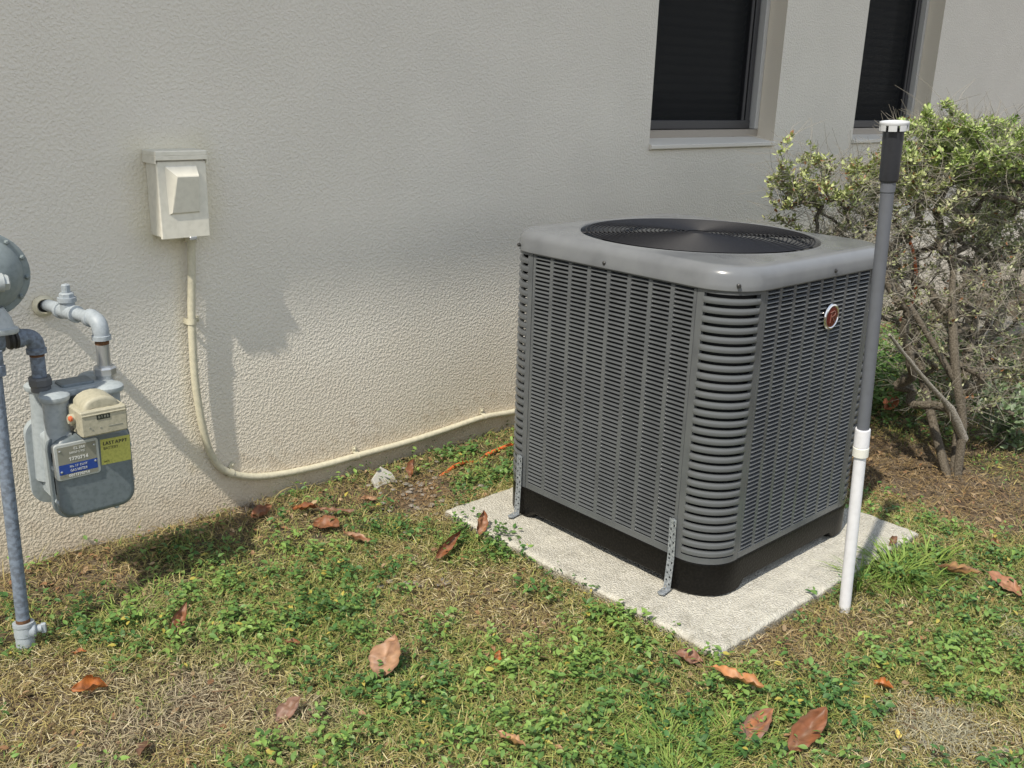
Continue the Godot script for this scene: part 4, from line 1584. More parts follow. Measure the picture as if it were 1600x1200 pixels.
func shrub() -> void:
	var lm := leaf_mesh(0.3, 0.12)
	var base := Vector3(1.557, -0.01, 1.437)
	var a := thing("variegated_shrub", "half-bare variegated shrub with grey twigs and pale green top beside the unit", "shrub", base)
	var v := Vector3.ZERO
	var stems := [
		[Vector3(1.557, -0.03, 1.437), Vector3(1.565, 0.2, 1.42), Vector3(1.55, 0.35, 1.38), Vector3(1.57, 0.52, 1.33), Vector3(1.64, 0.67, 1.27), Vector3(1.72, 0.85, 1.22)],
		[Vector3(1.575, 0.14, 1.43), Vector3(1.45, 0.28, 1.41), Vector3(1.32, 0.37, 1.40), Vector3(1.17, 0.48, 1.38), Vector3(1.0, 0.61, 1.36)],
		[Vector3(1.585, -0.03, 1.415), Vector3(1.68, 0.2, 1.36), Vector3(1.82, 0.45, 1.30), Vector3(1.98, 0.7, 1.25)],
		[Vector3(1.56, 0.34, 1.38), Vector3(1.48, 0.55, 1.25), Vector3(1.42, 0.75, 1.1), Vector3(1.35, 0.9, 1.0)],
		[Vector3(1.54, -0.03, 1.42), Vector3(1.62, 0.25, 1.25), Vector3(1.75, 0.5, 1.1), Vector3(1.85, 0.75, 1.02)]]
	# x, y, z, half sizes, tips, tone
	var blobs := [
		[1.80, 1.17, 1.15, 0.30, 0.12, 0.28, 95, 0], [1.66, 1.24, 1.15, 0.10, 0.08, 0.16, 12, 0], [2.30, 1.14, 1.10, 0.32, 0.14, 0.26, 70, 1], [1.50, 1.08, 1.05, 0.22, 0.09, 0.22, 42, 2],
		[1.17, 1.04, 0.95, 0.22, 0.10, 0.18, 34, 2], [1.02, 1.14, 0.95, 0.09, 0.07, 0.10, 5, 2], [1.12, 0.97, 0.88, 0.12, 0.10, 0.1, 7, 2],
		[1.66, 0.98, 1.10, 0.34, 0.12, 0.25, 46, 3], [2.15, 0.90, 1.20, 0.30, 0.16, 0.25, 60, 3], [1.42, 0.88, 1.00, 0.30, 0.14, 0.22, 50, 4],
		[1.82, 0.66, 1.15, 0.40, 0.22, 0.30, 130, 4], [2.35, 0.5, 1.25, 0.25, 0.25, 0.25, 60, 4], [1.75, 0.36, 1.30, 0.36, 0.20, 0.22, 60, 4], [1.35, 0.80, 1.05, 0.28, 0.14, 0.18, 50, 4], [2.05, 0.15, 1.43, 0.17, 0.12, 0.14, 26, 5], [1.3, 0.65, 1.2, 0.22, 0.2, 0.15, 24, 4], [1.85, 0.3, 1.3, 0.25, 0.15, 0.2, 14, 4]]
	var pale_a := Color(0.52, 0.57, 0.25)
	var pale_b := Color(0.24, 0.35, 0.09)
	var tones := [
		[50, 0.014, 1.0, pale_a, pale_b, 0.01], [42, 0.015, 1.1, Color(0.30, 0.42, 0.10), Color(0.14, 0.25, 0.04), 0.01], [28, 0.013, 0.95, pale_a, Color(0.24, 0.27, 0.11), 0.10],
		[26, 0.014, 0.9, Color(0.50, 0.50, 0.30), Color(0.28, 0.32, 0.14), 0.03], [10, 0.012, 0.8, Color(0.36, 0.37, 0.21), Color(0.2, 0.23, 0.1), 0.06], [18, 0.022, 1.9, Color(0.24, 0.30, 0.19), Color(0.14, 0.22, 0.09), 0.0]]
	grow(a, base, stems, blobs, 5, lm, tones, 0.0188, 0.0011, 1)
	# a greener one further along the wall
	var b2 := Vector3(2.75, -0.02, 0.95)
	var b := thing("green_shrub", "bright green shrub behind the half-bare one at the right edge", "shrub", b2)
	stems = [[b2 + Vector3(0, -0.02, 0), Vector3(2.72, 0.3, 0.93), Vector3(2.70, 0.6, 0.92), Vector3(2.74, 0.9, 0.95)], [b2 + Vector3(0.03, 0, 0.02), Vector3(2.9, 0.35, 1.0), Vector3(3.05, 0.7, 1.02)]]
	blobs = [[2.85, 1.02, 0.95, 0.36, 0.16, 0.26, 70, 0], [3.25, 0.95, 1.0, 0.30, 0.25, 0.26, 50, 0], [2.75, 0.75, 0.95, 0.30, 0.15, 0.2, 24, 1], [3.1, 0.6, 1.05, 0.3, 0.2, 0.2, 24, 1]]
	tones = [[30, 0.024, 1.1, Color(0.20, 0.30, 0.06), Color(0.09, 0.17, 0.03), 0.0], [9, 0.022, 1.0, Color(0.20, 0.26, 0.09), Color(0.10, 0.15, 0.04), 0.03]]
	grow(b, b2, stems, blobs, 6, lm, tones, 0.024, 0.0017)

# ---------------------------------------------------------------- small things
func small_things() -> void:
	# pale flat chip leaning at the wall
	var g := Geo.new()
	g.prism(PackedVector2Array([Vector2(-0.046, -0.02), Vector2(0.044, -0.022), Vector2(0.040, 0.018), Vector2(0.012, 0.052), Vector2(-0.044, 0.022)]), Transform3D(), 0, 0.012, 0.002)
	single("tile_chip", g, M.chip_white, "pale broken tile chip lying in the mulch by the wall", "tile chip", "", Transform3D(Basis(Vector3.RIGHT, -0.75) * Basis(Vector3.BACK, 0.1), Vector3(-0.125, -0.005, 0.155)))
	# orange cord on the ground behind the unit
	var pts := []
	for q in [[0.02, -0.026, 0.235], [0.10, -0.012, 0.216], [0.165, -0.003, 0.200], [0.225, -0.004, 0.197], [0.275, -0.020, 0.193], [0.33, -0.002, 0.188], [0.40, 0.003, 0.184], [0.46, 0.006, 0.182], [0.62, 0.010, 0.178], [0.85, 0.006, 0.20], [1.1, 0.006, 0.24], [1.4, 0.006, 0.30]]:
		pts.append(Vector3(q[0], q[1], q[2]))
	g = Geo.new()
	g.tube(smooth_path(pts, 5), 0.0068, 8)
	single("orange_cable", g, M.cord_orange, "orange cable lying on the soil between wall and unit", "cable")
	# orange cord hanging in the shrub
	pts = []
	for q in [[1.56, 0.862, 1.1], [1.63, 0.80, 1.1], [1.672, 0.745, 1.1], [1.695, 0.68, 1.105], [1.715, 0.615, 1.1], [1.690, 0.552, 1.1], [1.63, 0.53, 1.105], [1.58, 0.515, 1.11]]:
		pts.append(Vector3(q[0], q[1], q[2]))
	g = Geo.new()
	g.tube(smooth_path(pts, 5), 0.006, 8)
	single("orange_twine", g, M.cord_orange, "orange twine hanging down among the grey shrub twigs", "twine")
	# splash block far along the wall
	g = Geo.new()
	g.prism(rrect(0.62, 0.30, 0.02, 3), frame_of(Vector3(1, 0, 0), Vector3(0, 0, -1), Vector3.UP, Vector3.ZERO), -0.05, 0.075, 0.008, 2)
	single("splash_block", g, M.splash_block, "pale flat concrete block on the ground seen through the shrub", "concrete block", "", at(Vector3(3.95, 0.0, 0.52)))
	# pebbles in the bare soil by the pad
	var rng := RandomNumberGenerator.new()
	rng.seed = 4
	var st := SurfaceTool.new()
	st.begin(Mesh.PRIMITIVE_TRIANGLES)
	g = Geo.new()
	g.lathe([Vector2(0.0, -0.5), Vector2(0.6, -0.42), Vector2(1.0, 0.0), Vector2(0.7, 0.4), Vector2(0.0, 0.5)], Transform3D(), 7, false)
	var pm := g.mesh(60)
	for i in 110:
		var c: Array = [[-0.10, 0.36, 0.12], [-0.17, 0.41, 0.07], [-0.05, 0.25, 0.10], [0.06, 2.07, 0.1], [-0.49, 0.80, 0.06]][rng.randi() % 5]
		var x: float = c[0] + rng.randfn() * c[2]
		var z: float = maxf(0.03, c[1] + rng.randfn() * c[2])
		if on_pad(x, z, 0.02): continue
		var s := rng.randf_range(0.004, 0.012)
		st.append_from(pm, 0, Transform3D(Basis(Vector3.UP, rng.randf() * TAU) * Basis.from_scale(Vector3(s, s * 0.7, s * 1.3)), Vector3(x, ground_y(x, z) + 0.006, z)))
	var o := part("pebbles", st.commit(), M.pebble, self)
	o.set_meta("kind", "stuff")
	o.set_meta("label", "small grey pebbles in the bare soil by the pad")
	o.set_meta("category", "pebbles")

func dead_leaf(sd: int, length: float, width: float, fold: float, curl: float, tone: Color, under: Color) -> ArrayMesh:
	var rng := RandomNumberGenerator.new()
	rng.seed = sd
	var n := noise(40.0, 3, FastNoiseLite.TYPE_SIMPLEX, sd)
	var nu := 18
	var nv := 11
	var p := PackedVector3Array()
	var c := PackedColorArray()
	var twist := rng.randf_range(-0.6, 0.6)
	var tear := rng.randf_range(0.2, 1.5)
	var side_ := 1.0 if rng.randf() < 0.5 else -1.0
	for j in nv:
		for i in nu:
			var u := float(i) / (nu - 1)
			var s := float(j) / (nv - 1) * 2 - 1
			var hw := width / 2 * pow(sin(PI * pow(clampf(u, 0.002, 0.998), 0.92)), 0.72)
			# ragged margin with an occasional tear
			hw *= 1.0 + 0.16 * n.get_noise_2d(u * 0.10, 3.0 + signf(s)) - (0.26 * exp(-pow((u - tear) * 16.0, 2.0)) if s * side_ > 0.0 else 0.0)
			var across := s * hw
			var f := (fold + 0.15) * (0.7 + 0.6 * u)
			var x := across * cos(f * absf(s))
			var y := absf(across) * sin(f) + 0.0022 * sin(u * (7.0 + sd % 5) + s * 3.0 + sd) * absf(s) + n.get_noise_2d(u * length * 0.7, across * 0.7) * 0.008
			var th := (u - 0.5) * curl
			var r := length / curl if absf(curl) > 0.01 else 0.0
			var zz := (u - 0.5) * length
			var yy := 0.0
			if r != 0.0:
				zz = sin(th) * (r - y); yy = r - cos(th) * (r - y) - 0.0
			else: yy = y
			var tw := twist * (u - 0.5)
			p.append(Vector3(x * cos(tw) - yy * sin(tw), yy * cos(tw) + x * sin(tw), zz))
			var k := tone.lerp(under, clampf(0.25 + 0.9 * n.get_noise_2d(u * 0.03 + 2, s * 0.03), 0.0, 0.6))
			k = k * (0.92 + 0.28 * n.get_noise_2d(u * length * 2.0, across * 2.0))
			var vein := absf(fposmod(u * 9.0 - absf(s) * 2.2, 1.0) - 0.5)
			k = k * (1.0 - 0.10 * (1.0 - smoothstep(0.0, 0.12, vein)))
			if j == nv / 2: k = k.lerp(Color(0.13, 0.07, 0.035), 0.5)
			if absf(s) > 0.9: k = k * 0.72
			c.append(Color(k.r, k.g, k.b))
	var m := grid_mesh(nu, nv, p, c)
	# stalk
	var g := Geo.new()
	var e := p[(nv / 2) * nu]
	var d := (p[(nv / 2) * nu] - p[(nv / 2) * nu + 1]).normalized()
	g.tube([e - d * 0.006, e + d * length * 0.07, e + d * length * 0.13 + Vector3(0, 0.003, 0)], [0.0013, 0.0011, 0.0010], 5)
	var gm := g.mesh(70)
	var arr := gm.surface_get_arrays(0)
	var cc := PackedColorArray()
	cc.resize(arr[Mesh.ARRAY_VERTEX].size())
	cc.fill(Color(0.20, 0.12, 0.06))
	arr[Mesh.ARRAY_COLOR] = cc
	m.add_surface_from_arrays(Mesh.PRIMITIVE_TRIANGLES, arr)
	return m

func dead_leaves() -> void:
	var rust := Color(0.225, 0.085, 0.036)
	var tan := Color(0.36, 0.205, 0.115)
	var orange := Color(0.44, 0.145, 0.03)
	var mauve := Color(0.225, 0.125, 0.088)
	var umber := Color(0.15, 0.080, 0.045)
	var gold := Color(0.48, 0.27, 0.10)
	# x, z, length, width, yaw, pitch, roll, fold, curl, lift, top, spots, label
	var list := [
		[-1.079, 0.630, 0.105, 0.050, 2.11, -0.75, 0.5, 0.7, 0.8, 0.035, rust, umber, "rusty folded dead leaf standing in clover right of the riser valve"],
		[-1.343, 0.755, 0.085, 0.060, 1.32, 0.2, 0.3, 0.9, 0.6, 0.022, orange, rust, "bright orange crumpled dead leaf on straw below the riser pipe"],
		[-1.326, 1.013, 0.062, 0.032, -0.62, -0.2, 0.3, 0.2, 0.2, 0.018, umber, mauve, "small dark brown dead leaf in pale straw near the bottom left"],
		[-1.041, 1.100, 0.082, 0.046, 1.77, -0.35, 0.2, 0.15, -0.3, 0.022, mauve, umber, "mauve oval dead leaf lying flat among clover, bottom left"],
		[-0.893, 0.862, 0.045, 0.018, 0.66, 0.0, 0.2, 0.3, 0.4, 0.020, rust, umber, "tiny brown leaf strip right of the rusty folded leaf"],
		[-0.774, 1.095, 0.115, 0.088, 2.06, -0.62, -0.1, 0.18, -0.3, 0.045, tan, mauve, "large tan dead leaf with midrib propped up in the lawn centre"],
		[-0.744, 1.500, 0.080, 0.036, 0.20, 0.0, -0.4, 0.5, 0.9, 0.026, tan, gold, "narrow tan curled leaf at the bottom edge of the lawn"],
		[-0.552, 1.238, 0.045, 0.030, 2.11, -0.5, 0.4, 0.6, 0.8, 0.020, orange, umber, "small orange leaf scrap on bare soil in the lawn centre"],
		[-0.310, 0.745, 0.135, 0.052, 1.77, -0.35, 0.7, 0.8, 0.7, 0.038, rust, umber, "long brown curled leaf beside the left edge of the pad"],
		[-0.160, 0.722, 0.085, 0.050, 2.21, -0.9, 0.5, 0.6, 0.5, 0.048, rust, tan, "pointed brown leaf standing upright at the pad's left edge"],
		[-0.475, 0.510, 0.105, 0.055, 0.43, 0.1, -0.6, 0.8, 1.1, 0.026, rust, Color(0.62, 0.42, 0.28), "curled leaf with pale shiny underside left of the pad"],
		[-0.483, 0.365, 0.120, 0.080, 0.20, -0.1, 0.25, 0.3, 0.5, 0.022, rust, umber, "broad red-brown leaf on top of the leaf heap near wall"],
		[-0.477, 0.225, 0.100, 0.055, 1.46, 0.15, -0.2, 0.4, 0.4, 0.020, rust, orange, "reddish leaf tucked behind the broad leaf near the wall"],
		[-0.405, 0.300, 0.130, 0.026, 0.83, 0.05, 0.1, 0.4, 0.4, 0.024, umber, rust, "thin brown rolled leaf right of the leaf heap near wall"],
		[-0.579, 0.120, 0.085, 0.050, 1.58, -0.3, 0.5, 0.3, 0.3, 0.020, rust, umber, "reddish leaf leaning against the foot of the wall"],
		[-0.018, 0.180, 0.080, 0.050, 2.21, -0.9, -0.4, 0.7, 0.4, 0.040, rust, umber, "upright brown leaf just right of the pale tile chip"],
		[-0.217, 1.560, 0.072, 0.050, 0.49, 0.1, 0.3, 0.4, 0.3, 0.020, mauve, rust, "dull brown leaf just left of the pad's front corner"],
		[-0.225, 1.700, 0.135, 0.056, 0.34, 0.1, -0.1, 0.45, 0.35, 0.042, Color(0.46, 0.20, 0.07), tan, "long orange-tan leaf in front of the pad's front corner"],
		[-0.300, 1.805, 0.145, 0.060, 1.58, -0.2, 0.3, 0.35, 0.3, 0.024, mauve, orange, "grey-brown leaf with orange edge at the bottom edge"],
		[-0.230, 1.890, 0.155, 0.068, 1.58, -0.35, 0.35, 0.4, 0.5, 0.030, rust, umber, "wide red-brown folded leaf at the bottom edge, right of centre"],
		[0.084, 1.905, 0.052, 0.036, -0.03, -0.2, 0.3, 0.5, 0.5, 0.026, orange, rust, "small vivid orange leaf right of the pad's front corner"],
		[0.740, 1.590, 0.045, 0.032, 1.46, -0.4, 0.5, 0.6, 0.5, 0.040, umber, rust, "dark brown leaf scrap at the right edge of the pad"],
		[0.732, 1.800, 0.135, 0.062, 0.69, 0.05, -0.7, 0.9, 0.9, 0.034, umber, gold, "rolled brown leaf with gold belly right of the tall tuft"],
		[0.785, 1.905, 0.115, 0.060, -0.09, 0.25, 0.2, 0.25, 0.2, 0.030, Color(0.30, 0.13, 0.07), tan, "flat reddish tan leaf near the right edge of the lawn"],
		[1.045, 1.780, 0.050, 0.032, -0.35, 0.5, 0.6, 0.7, 0.7, 0.024, umber, gold, "small curled brown leaf near the right edge below the shrub"],
		[2.031, 0.930, 0.110, 0.085, 1.46, -0.4, 0.3, 0.5, 0.6, 0.060, Color(0.42, 0.14, 0.06), rust, "orange-brown leaf in green weeds under the pale branch"],
		[-1.307, 0.582, 0.035, 0.020, 1.32, 0.2, 0.1, 0.4, 0.4, 0.016, orange, umber, "tiny orange leaf bit close to the foot of the riser"],
		[-0.079, 2.020, 0.040, 0.022, 2.11, 0.2, 0.2, 0.4, 0.3, 0.022, Color(0.55, 0.46, 0.12), gold, "small yellow pointed leaf at the bottom right of the lawn"],
		[-0.255, 0.262, 0.075, 0.045, 1.17, 0.2, 0.2, 0.5, 0.6, 0.014, Color(0.36, 0.2, 0.1), umber, "faded brown leaf in straw just left of the tile chip"]]
	for i in list.size():
		var q: Array = list[i]
		var m := dead_leaf(100 + i, q[2] * 0.94, q[3] * 0.94, q[7], q[8], q[10], q[11])
		var b := Basis(Vector3.UP, q[4]) * Basis(Vector3.RIGHT, q[5]) * Basis(Vector3.BACK, q[6])
		var y: float = ground_y(q[0], q[1]) + q[9] + 0.002
		var o := single("dead_leaf", m, M.dead_leaf, q[12], "dead leaf", "dead leaves on the lawn", Transform3D(b, Vector3(q[0], y, q[1])))

# ---------------------------------------------------------------- grass and weeds
func blade_mesh(curve: float, w: float) -> ArrayMesh:  # unit tall, leaning towards +z
	var g := Geo.new()
	var n := 4
	for i in n:
		var p := []
		for k in [i, i + 1]:
			var u := float(k) / n
			var y := sin(u * (1.57 - 0.5 * curve)) if curve > 0.0 else u
			p.append([Vector3(0, u * (1.0 - 0.45 * curve * u), curve * u * u * 0.75), w * (1.0 - pow(u, 1.6)) + 0.0002])
		var a: Vector3 = p[0][0]
		var b: Vector3 = p[1][0]
		g.quad(a - Vector3(p[0][1], 0, 0), a + Vector3(p[0][1], 0, 0), b + Vector3(p[1][1], 0, 0), b - Vector3(p[1][1], 0, 0))
	return g.mesh(60)

func plants() -> void:
	var rng := RandomNumberGenerator.new()
	rng.seed = 77
	var cam := Vector3(-1.91, 1.33, 2.73)
	var xf_s: Array[Transform3D] = []
	var c_s := PackedColorArray()
	var xf_g: Array[Transform3D] = []
	var c_g := PackedColorArray()
	var xf_w: Array[Transform3D] = []
	var c_w := PackedColorArray()
	var tn := noise(2.1, 3, FastNoiseLite.TYPE_SIMPLEX_SMOOTH, 81)
	for i in 900000:
		var x := rng.randf_range(-2.3, 4.2)
		var z := rng.randf_range(0.005, 2.75)
		if i % 3 == 0:
			x = rng.randf_range(-1.6, 1.2); z = rng.randf_range(0.45, 2.5)
		if x > 1.6 and rng.randf() < 0.45: continue
		if x < -0.3 and z > 1.0 - (x + 0.3) * 0.2 + 1.3: continue
		if on_pad(x, z, -0.010): continue
		var gr := greenness(x, z)
		var bare := patch(BARE, x, z)
		var y := ground_y(x, z)
		var t := tn.get_noise_2d(x, z)
		var kind := rng.randf()
		var clump := smoothstep(-0.12, 0.32, tn.get_noise_2d(x * 5.5 + 50.0, z * 5.5))
		if kind < 0.48:
			# dry thatch, mostly lying
			if rng.randf() > 1.0 - 0.25 * gr: continue
			var len_ := rng.randf_range(0.012, 0.046)
			var lean := rng.randf_range(0.55, 1.62)
			var b := Basis(Vector3.UP, rng.randf() * TAU) * Basis(Vector3.RIGHT, lean) * Basis(Vector3.UP, rng.randf_range(-1, 1))
			xf_s.append(Transform3D(b * len_, Vector3(x, y + rng.randf_range(-0.002, 0.016), z)))
			var k := Color(0.36, 0.31, 0.115).lerp(Color(0.19, 0.135, 0.055), rng.randf())
			if rng.randf() < 0.22: k = Color(0.54, 0.47, 0.29)
			k = k.lerp(Color(0.35, 0.30, 0.225), clampf(t * 1.2, 0, 0.6) if x < -0.9 else 0.0)
			var brown := clampf(1.2 - z / 0.4, 0.0, 0.5) + 0.6 * exp(-((x + 0.1) * (x + 0.1) + (z - 0.36) * (z - 0.36)) / 0.03) + clampf((x - 0.9) * 1.5, 0.0, 0.6) + 0.5 * exp(-((x - 0.1) * (x - 0.1) + (z - 1.68) * (z - 1.68)) / 0.05)
			k = k.lerp(Color(0.22, 0.125, 0.058), clampf(brown, 0.0, 0.75))
			if rng.randf() < 0.012:
				k = Color(0.12, 0.075, 0.04)
				xf_s[xf_s.size() - 1] = xf_s[xf_s.size() - 1].scaled_local(Vector3.ONE * 2.0)
			k = k.lerp(Color(0.27, 0.29, 0.070), gr * 0.65)
			c_s.append(k * rng.randf_range(0.75, 1.2))
		elif kind < 0.82:
			# green and half-green blades
			if rng.randf() > 0.30 + gr * 0.6 - 0.3 * bare: continue
			var len_ := rng.randf_range(0.014, 0.048) * (1.0 + 0.5 * clampf(gr - 0.5, 0, 1))
			var b := Basis(Vector3.UP, rng.randf() * TAU) * Basis(Vector3.RIGHT, rng.randf_range(0.1, 1.1))
			xf_g.append(Transform3D(b * len_, Vector3(x, y, z)))
			var k := Color(0.085, 0.17, 0.032).lerp(Color(0.28, 0.31, 0.075), rng.randf())
			if rng.randf() < 0.40 - 0.25 * gr: k = Color(0.42, 0.35, 0.14)
			c_g.append(k * rng.randf_range(0.75, 1.15))
		else:
			# broad-leaved weed: a small cluster of leaves
			if rng.randf() < 0.02 + (0.06 if z < 0.4 or x > 1.1 else 0.0):
				# crumbs of old leaves
				var bb := Basis(Vector3.UP, rng.randf() * TAU) * Basis(Vector3.RIGHT, rng.randf_range(-0.6, 0.6)) * Basis(Vector3.BACK, rng.randf_range(-0.6, 0.6))
				xf_w.append(Transform3D(bb * rng.randf_range(0.007, 0.026), Vector3(x, y + rng.randf_range(0.004, 0.018), z)))
				c_w.append(Color(0.30, 0.15, 0.07).lerp(Color(0.40, 0.29, 0.17), rng.randf()) * rng.randf_range(0.6, 1.1))
				continue
			if rng.randf() > pow(gr, 1.2) * 0.72 * (0.10 + 0.90 * clump) - 0.01: continue
			var n := rng.randi_range(2, 5)
			var k0 := Color(0.055, 0.135, 0.033).lerp(Color(0.19, 0.30, 0.068), clampf(0.45 + t + rng.randf_range(-0.55, 0.55), 0, 1))
			for j in n:
				var ang := rng.randf() * TAU
				var tilt := rng.randf_range(-0.7, 0.35)
				var size := (0.006 + 0.018 * pow(rng.randf(), 1.8)) * (1.5 if x > 1.9 else 1.0)
				var b := Basis(Vector3.UP, ang) * Basis(Vector3.RIGHT, tilt) * Basis(Vector3.BACK, rng.randf_range(-0.5, 0.5))
				var hgt := rng.randf_range(0.004, 0.036) * (0.5 + 0.9 * clump) * (1.0 + (1.6 if x > 1.9 and z < 1.0 else 0.0) * rng.randf())
				xf_w.append(Transform3D(b * size, Vector3(x + rng.randf_range(-0.012, 0.012), y + hgt, z + rng.randf_range(-0.012, 0.012))))
				var k := k0 * rng.randf_range(0.75, 1.25)
				if rng.randf() < 0.03: k = Color(0.40, 0.34, 0.07)
				c_w.append(Color(k.r, k.g, k.b))
	var o := scatter("dry_thatch", blade_mesh(0.7, 0.024), M.straw, xf_s, c_s, self)
	o.set_meta("label", "dry straw-coloured thatch covering the lawn soil")
	o.set_meta("category", "dry grass")
	o = scatter("grass", blade_mesh(0.6, 0.034), M.blade, xf_g, c_g, self)
	o.set_meta("label", "short green grass blades scattered over the lawn")
	o.set_meta("category", "grass")
	o = scatter("clover_weeds", leaf_mesh(0.3, 0.2), M.weed_leaf, xf_w, c_w, self)
	o.set_meta("label", "low broad-leaved green weeds in patches over the lawn")
	o.set_meta("category", "weeds")
	# tall tufts
	tuft(rng, "grass_tuft", "tall bright green grass tuft at the pad's right edge by the pole", [[0.62, 1.665, 0.095, 430], [0.48, 1.635, 0.05, 90], [0.76, 1.70, 0.06, 120]], 0.06, 0.15)
	tuft(rng, "grass_tuft", "bright green grass tuft at the bottom edge of the lawn", [[-0.47, 1.715, 0.10, 520], [-0.56, 1.80, 0.10, 460], [-0.34, 1.77, 0.07, 160]], 0.045, 0.10)
	tuft(rng, "grass_tuft", "thin green grass tuft at the left near the riser valve", [[-1.16, 0.47, 0.06, 90], [-1.06, 0.40, 0.06, 70]], 0.04, 0.085)
	tuft(rng, "grass_tuft", "green feathery grass tuft near the right edge of the lawn", [[0.33, 1.985, 0.09, 330], [0.22, 2.02, 0.06, 140], [0.45, 1.93, 0.07, 160]], 0.025, 0.06)
	tuft(rng, "grass_tuft", "single dark green grass sprout at the wall under the conduit", [[-0.41, 0.035, 0.012, 12]], 0.04, 0.075)
	# leafy sprigs
	weed(rng, "weed_plant", "dark green leafy weed at the wall left of the orange cable", [[0.21, 0.10, 0.045, 60], [0.30, 0.12, 0.04, 40]], 0.05, 0.030)
	weed(rng, "weed_plant", "green leafy weed hugging the back left corner of the pad", [[0.10, 0.36, 0.08, 110], [0.22, 0.38, 0.07, 90], [0.40, 0.28, 0.08, 80]], 0.035, 0.024)
	weed(rng, "weed_plant", "leafy weed sprig growing over the left edge of the pad", [[-0.16, 0.79, 0.05, 70], [-0.20, 0.86, 0.06, 70], [-0.13, 0.66, 0.010, 5]], 0.055, 0.019)
	weed(rng, "leafy_plant", "bright green leafy plants on the ground between the unit and the shrub trunk", [[2.35, 0.72, 0.22, 420], [2.75, 0.60, 0.25, 420], [2.05, 0.88, 0.14, 150], [3.15, 0.5, 0.2, 220]], 0.20, 0.042)
	# grey dry weed by the wall
	var xs: Array[Transform3D] = []
	var cs := PackedColorArray()
	for i in 160:
		var p := Vector3(-0.60 + rng.randfn() * 0.035, -0.02, 0.055 + absf(rng.randfn()) * 0.02)
		xs.append(Transform3D(Basis(Vector3.UP, rng.randf() * TAU) * Basis(Vector3.RIGHT, rng.randf_range(0.0, 1.0)) * rng.randf_range(0.02, 0.06), p))
		cs.append(Color(0.13, 0.11, 0.09) * rng.randf_range(0.6, 1.4))
	o = scatter("dry_weed", blade_mesh(0.4, 0.02), M.straw, xs, cs, self)
	o.set_meta("label", "dark grey dried weed clump at the foot of the wall")
	o.set_meta("category", "weed")
	# pale grey moss patch
	xs = []
	cs = PackedColorArray()
	for i in 2600:
		var x := 0.045 + rng.randfn() * 0.055
		var z := 2.07 + rng.randfn() * 0.06
		if i % 4 == 0:
			x = 0.62 + rng.randfn() * 0.04; z = 2.03 + rng.randfn() * 0.03
		xs.append(Transform3D(Basis(Vector3.UP, rng.randf() * TAU) * Basis(Vector3.RIGHT, rng.randf_range(0.4, 1.7)) * rng.randf_range(0.012, 0.032), Vector3(x, ground_y(x, z) + rng.randf_range(0.004, 0.022), z)))
		cs.append(Color(0.34, 0.32, 0.22) * rng.randf_range(0.7, 1.15))
	o = scatter("grey_moss", blade_mesh(0.9, 0.03), M.straw, xs, cs, self)
	o.set_meta("label", "pale grey tangle of dry moss at the bottom right")
	o.set_meta("category", "moss")
	# a few long stalks leaning against the wall
	xs = []
	cs = PackedColorArray()
	for i in 240:
		var x := rng.randf_range(-1.35, -0.30)
		var b := Basis(Vector3.UP, rng.randf() * TAU) * Basis(Vector3.RIGHT, rng.randf_range(0.0, 1.35))
		xs.append(Transform3D(b * rng.randf_range(0.04, 0.12), Vector3(x, -0.02, 0.02 + absf(rng.randfn()) * 0.05)))
		cs.append(Color(0.30, 0.235, 0.10).lerp(Color(0.14, 0.17, 0.04), rng.randf() * rng.randf()) * rng.randf_range(0.6, 1.2))
	o = scatter("long_stalks", blade_mesh(0.8, 0.014), M.straw, xs, cs, self)
	o.set_meta("label", "long dry grass stalks along the foot of the wall")
	o.set_meta("category", "dry grass")

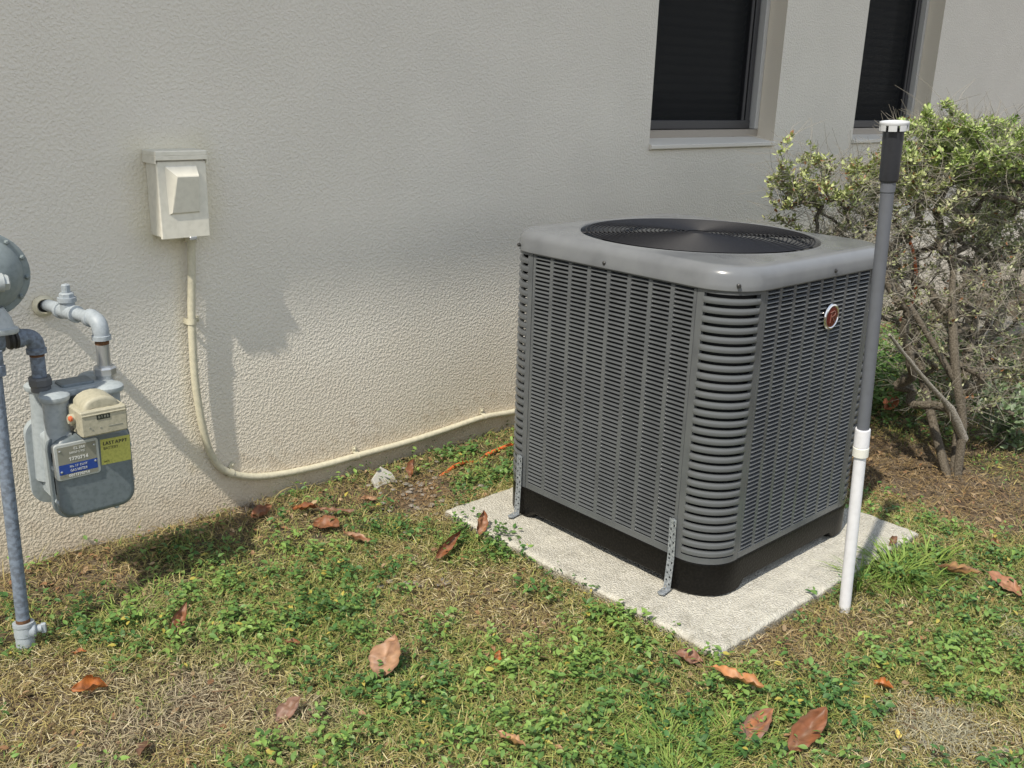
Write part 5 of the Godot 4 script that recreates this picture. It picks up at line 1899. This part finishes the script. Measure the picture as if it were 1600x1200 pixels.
func tuft(rng: RandomNumberGenerator, called: String, label: String, spots: Array, lo: float, hi: float) -> void:
	var xs: Array[Transform3D] = []
	var cs := PackedColorArray()
	for s in spots:
		for i in int(s[3]):
			var d := Vector2(rng.randfn(), rng.randfn()) * 0.5
			var p := Vector3(s[0] + d.x * s[2], 0, s[1] + d.y * s[2])
			if on_pad(p.x, p.z, 0.0): continue
			p.y = ground_y(p.x, p.z) - 0.004
			var yaw := atan2(d.x, d.y) + rng.randfn() * 0.7
			var b := Basis(Vector3.UP, yaw) * Basis(Vector3.RIGHT, rng.randf_range(0.05, 0.75)) 
			xs.append(Transform3D(b * rng.randf_range(lo, hi), p))
			cs.append(Color(0.14, 0.25, 0.040).lerp(Color(0.25, 0.33, 0.07), rng.randf()) * rng.randf_range(0.75, 1.1))
	var o := scatter(numbered(called), blade_mesh(0.8, 0.022), M.blade, xs, cs, self)
	o.set_meta("label", label)
	o.set_meta("category", "grass tuft")

func weed(rng: RandomNumberGenerator, called: String, label: String, spots: Array, height: float, size: float) -> void:
	var xs: Array[Transform3D] = []
	var cs := PackedColorArray()
	for s in spots:
		for i in int(s[3]):
			var d := Vector2(rng.randfn(), rng.randfn()) * 0.55
			var p := Vector3(s[0] + d.x * s[2], 0, maxf(0.03, s[1] + d.y * s[2]))
			p.y = (0.042 if on_pad(p.x, p.z) else ground_y(p.x, p.z)) + height * rng.randf() * clampf(1.3 - d.length(), 0.25, 1.0)
			var b := Basis(Vector3.UP, rng.randf() * TAU) * Basis(Vector3.RIGHT, rng.randf_range(-0.9, 0.3)) * Basis(Vector3.BACK, rng.randf_range(-0.5, 0.5))
			xs.append(Transform3D(b * size * rng.randf_range(0.6, 1.2), p))
			cs.append(Color(0.055, 0.13, 0.030).lerp(Color(0.12, 0.21, 0.05), rng.randf()) * rng.randf_range(0.8, 1.15))
	var o := scatter(numbered(called), leaf_mesh(0.3, 0.2), M.weed_leaf, xs, cs, self)
	o.set_meta("label", label)
	o.set_meta("category", "weed")
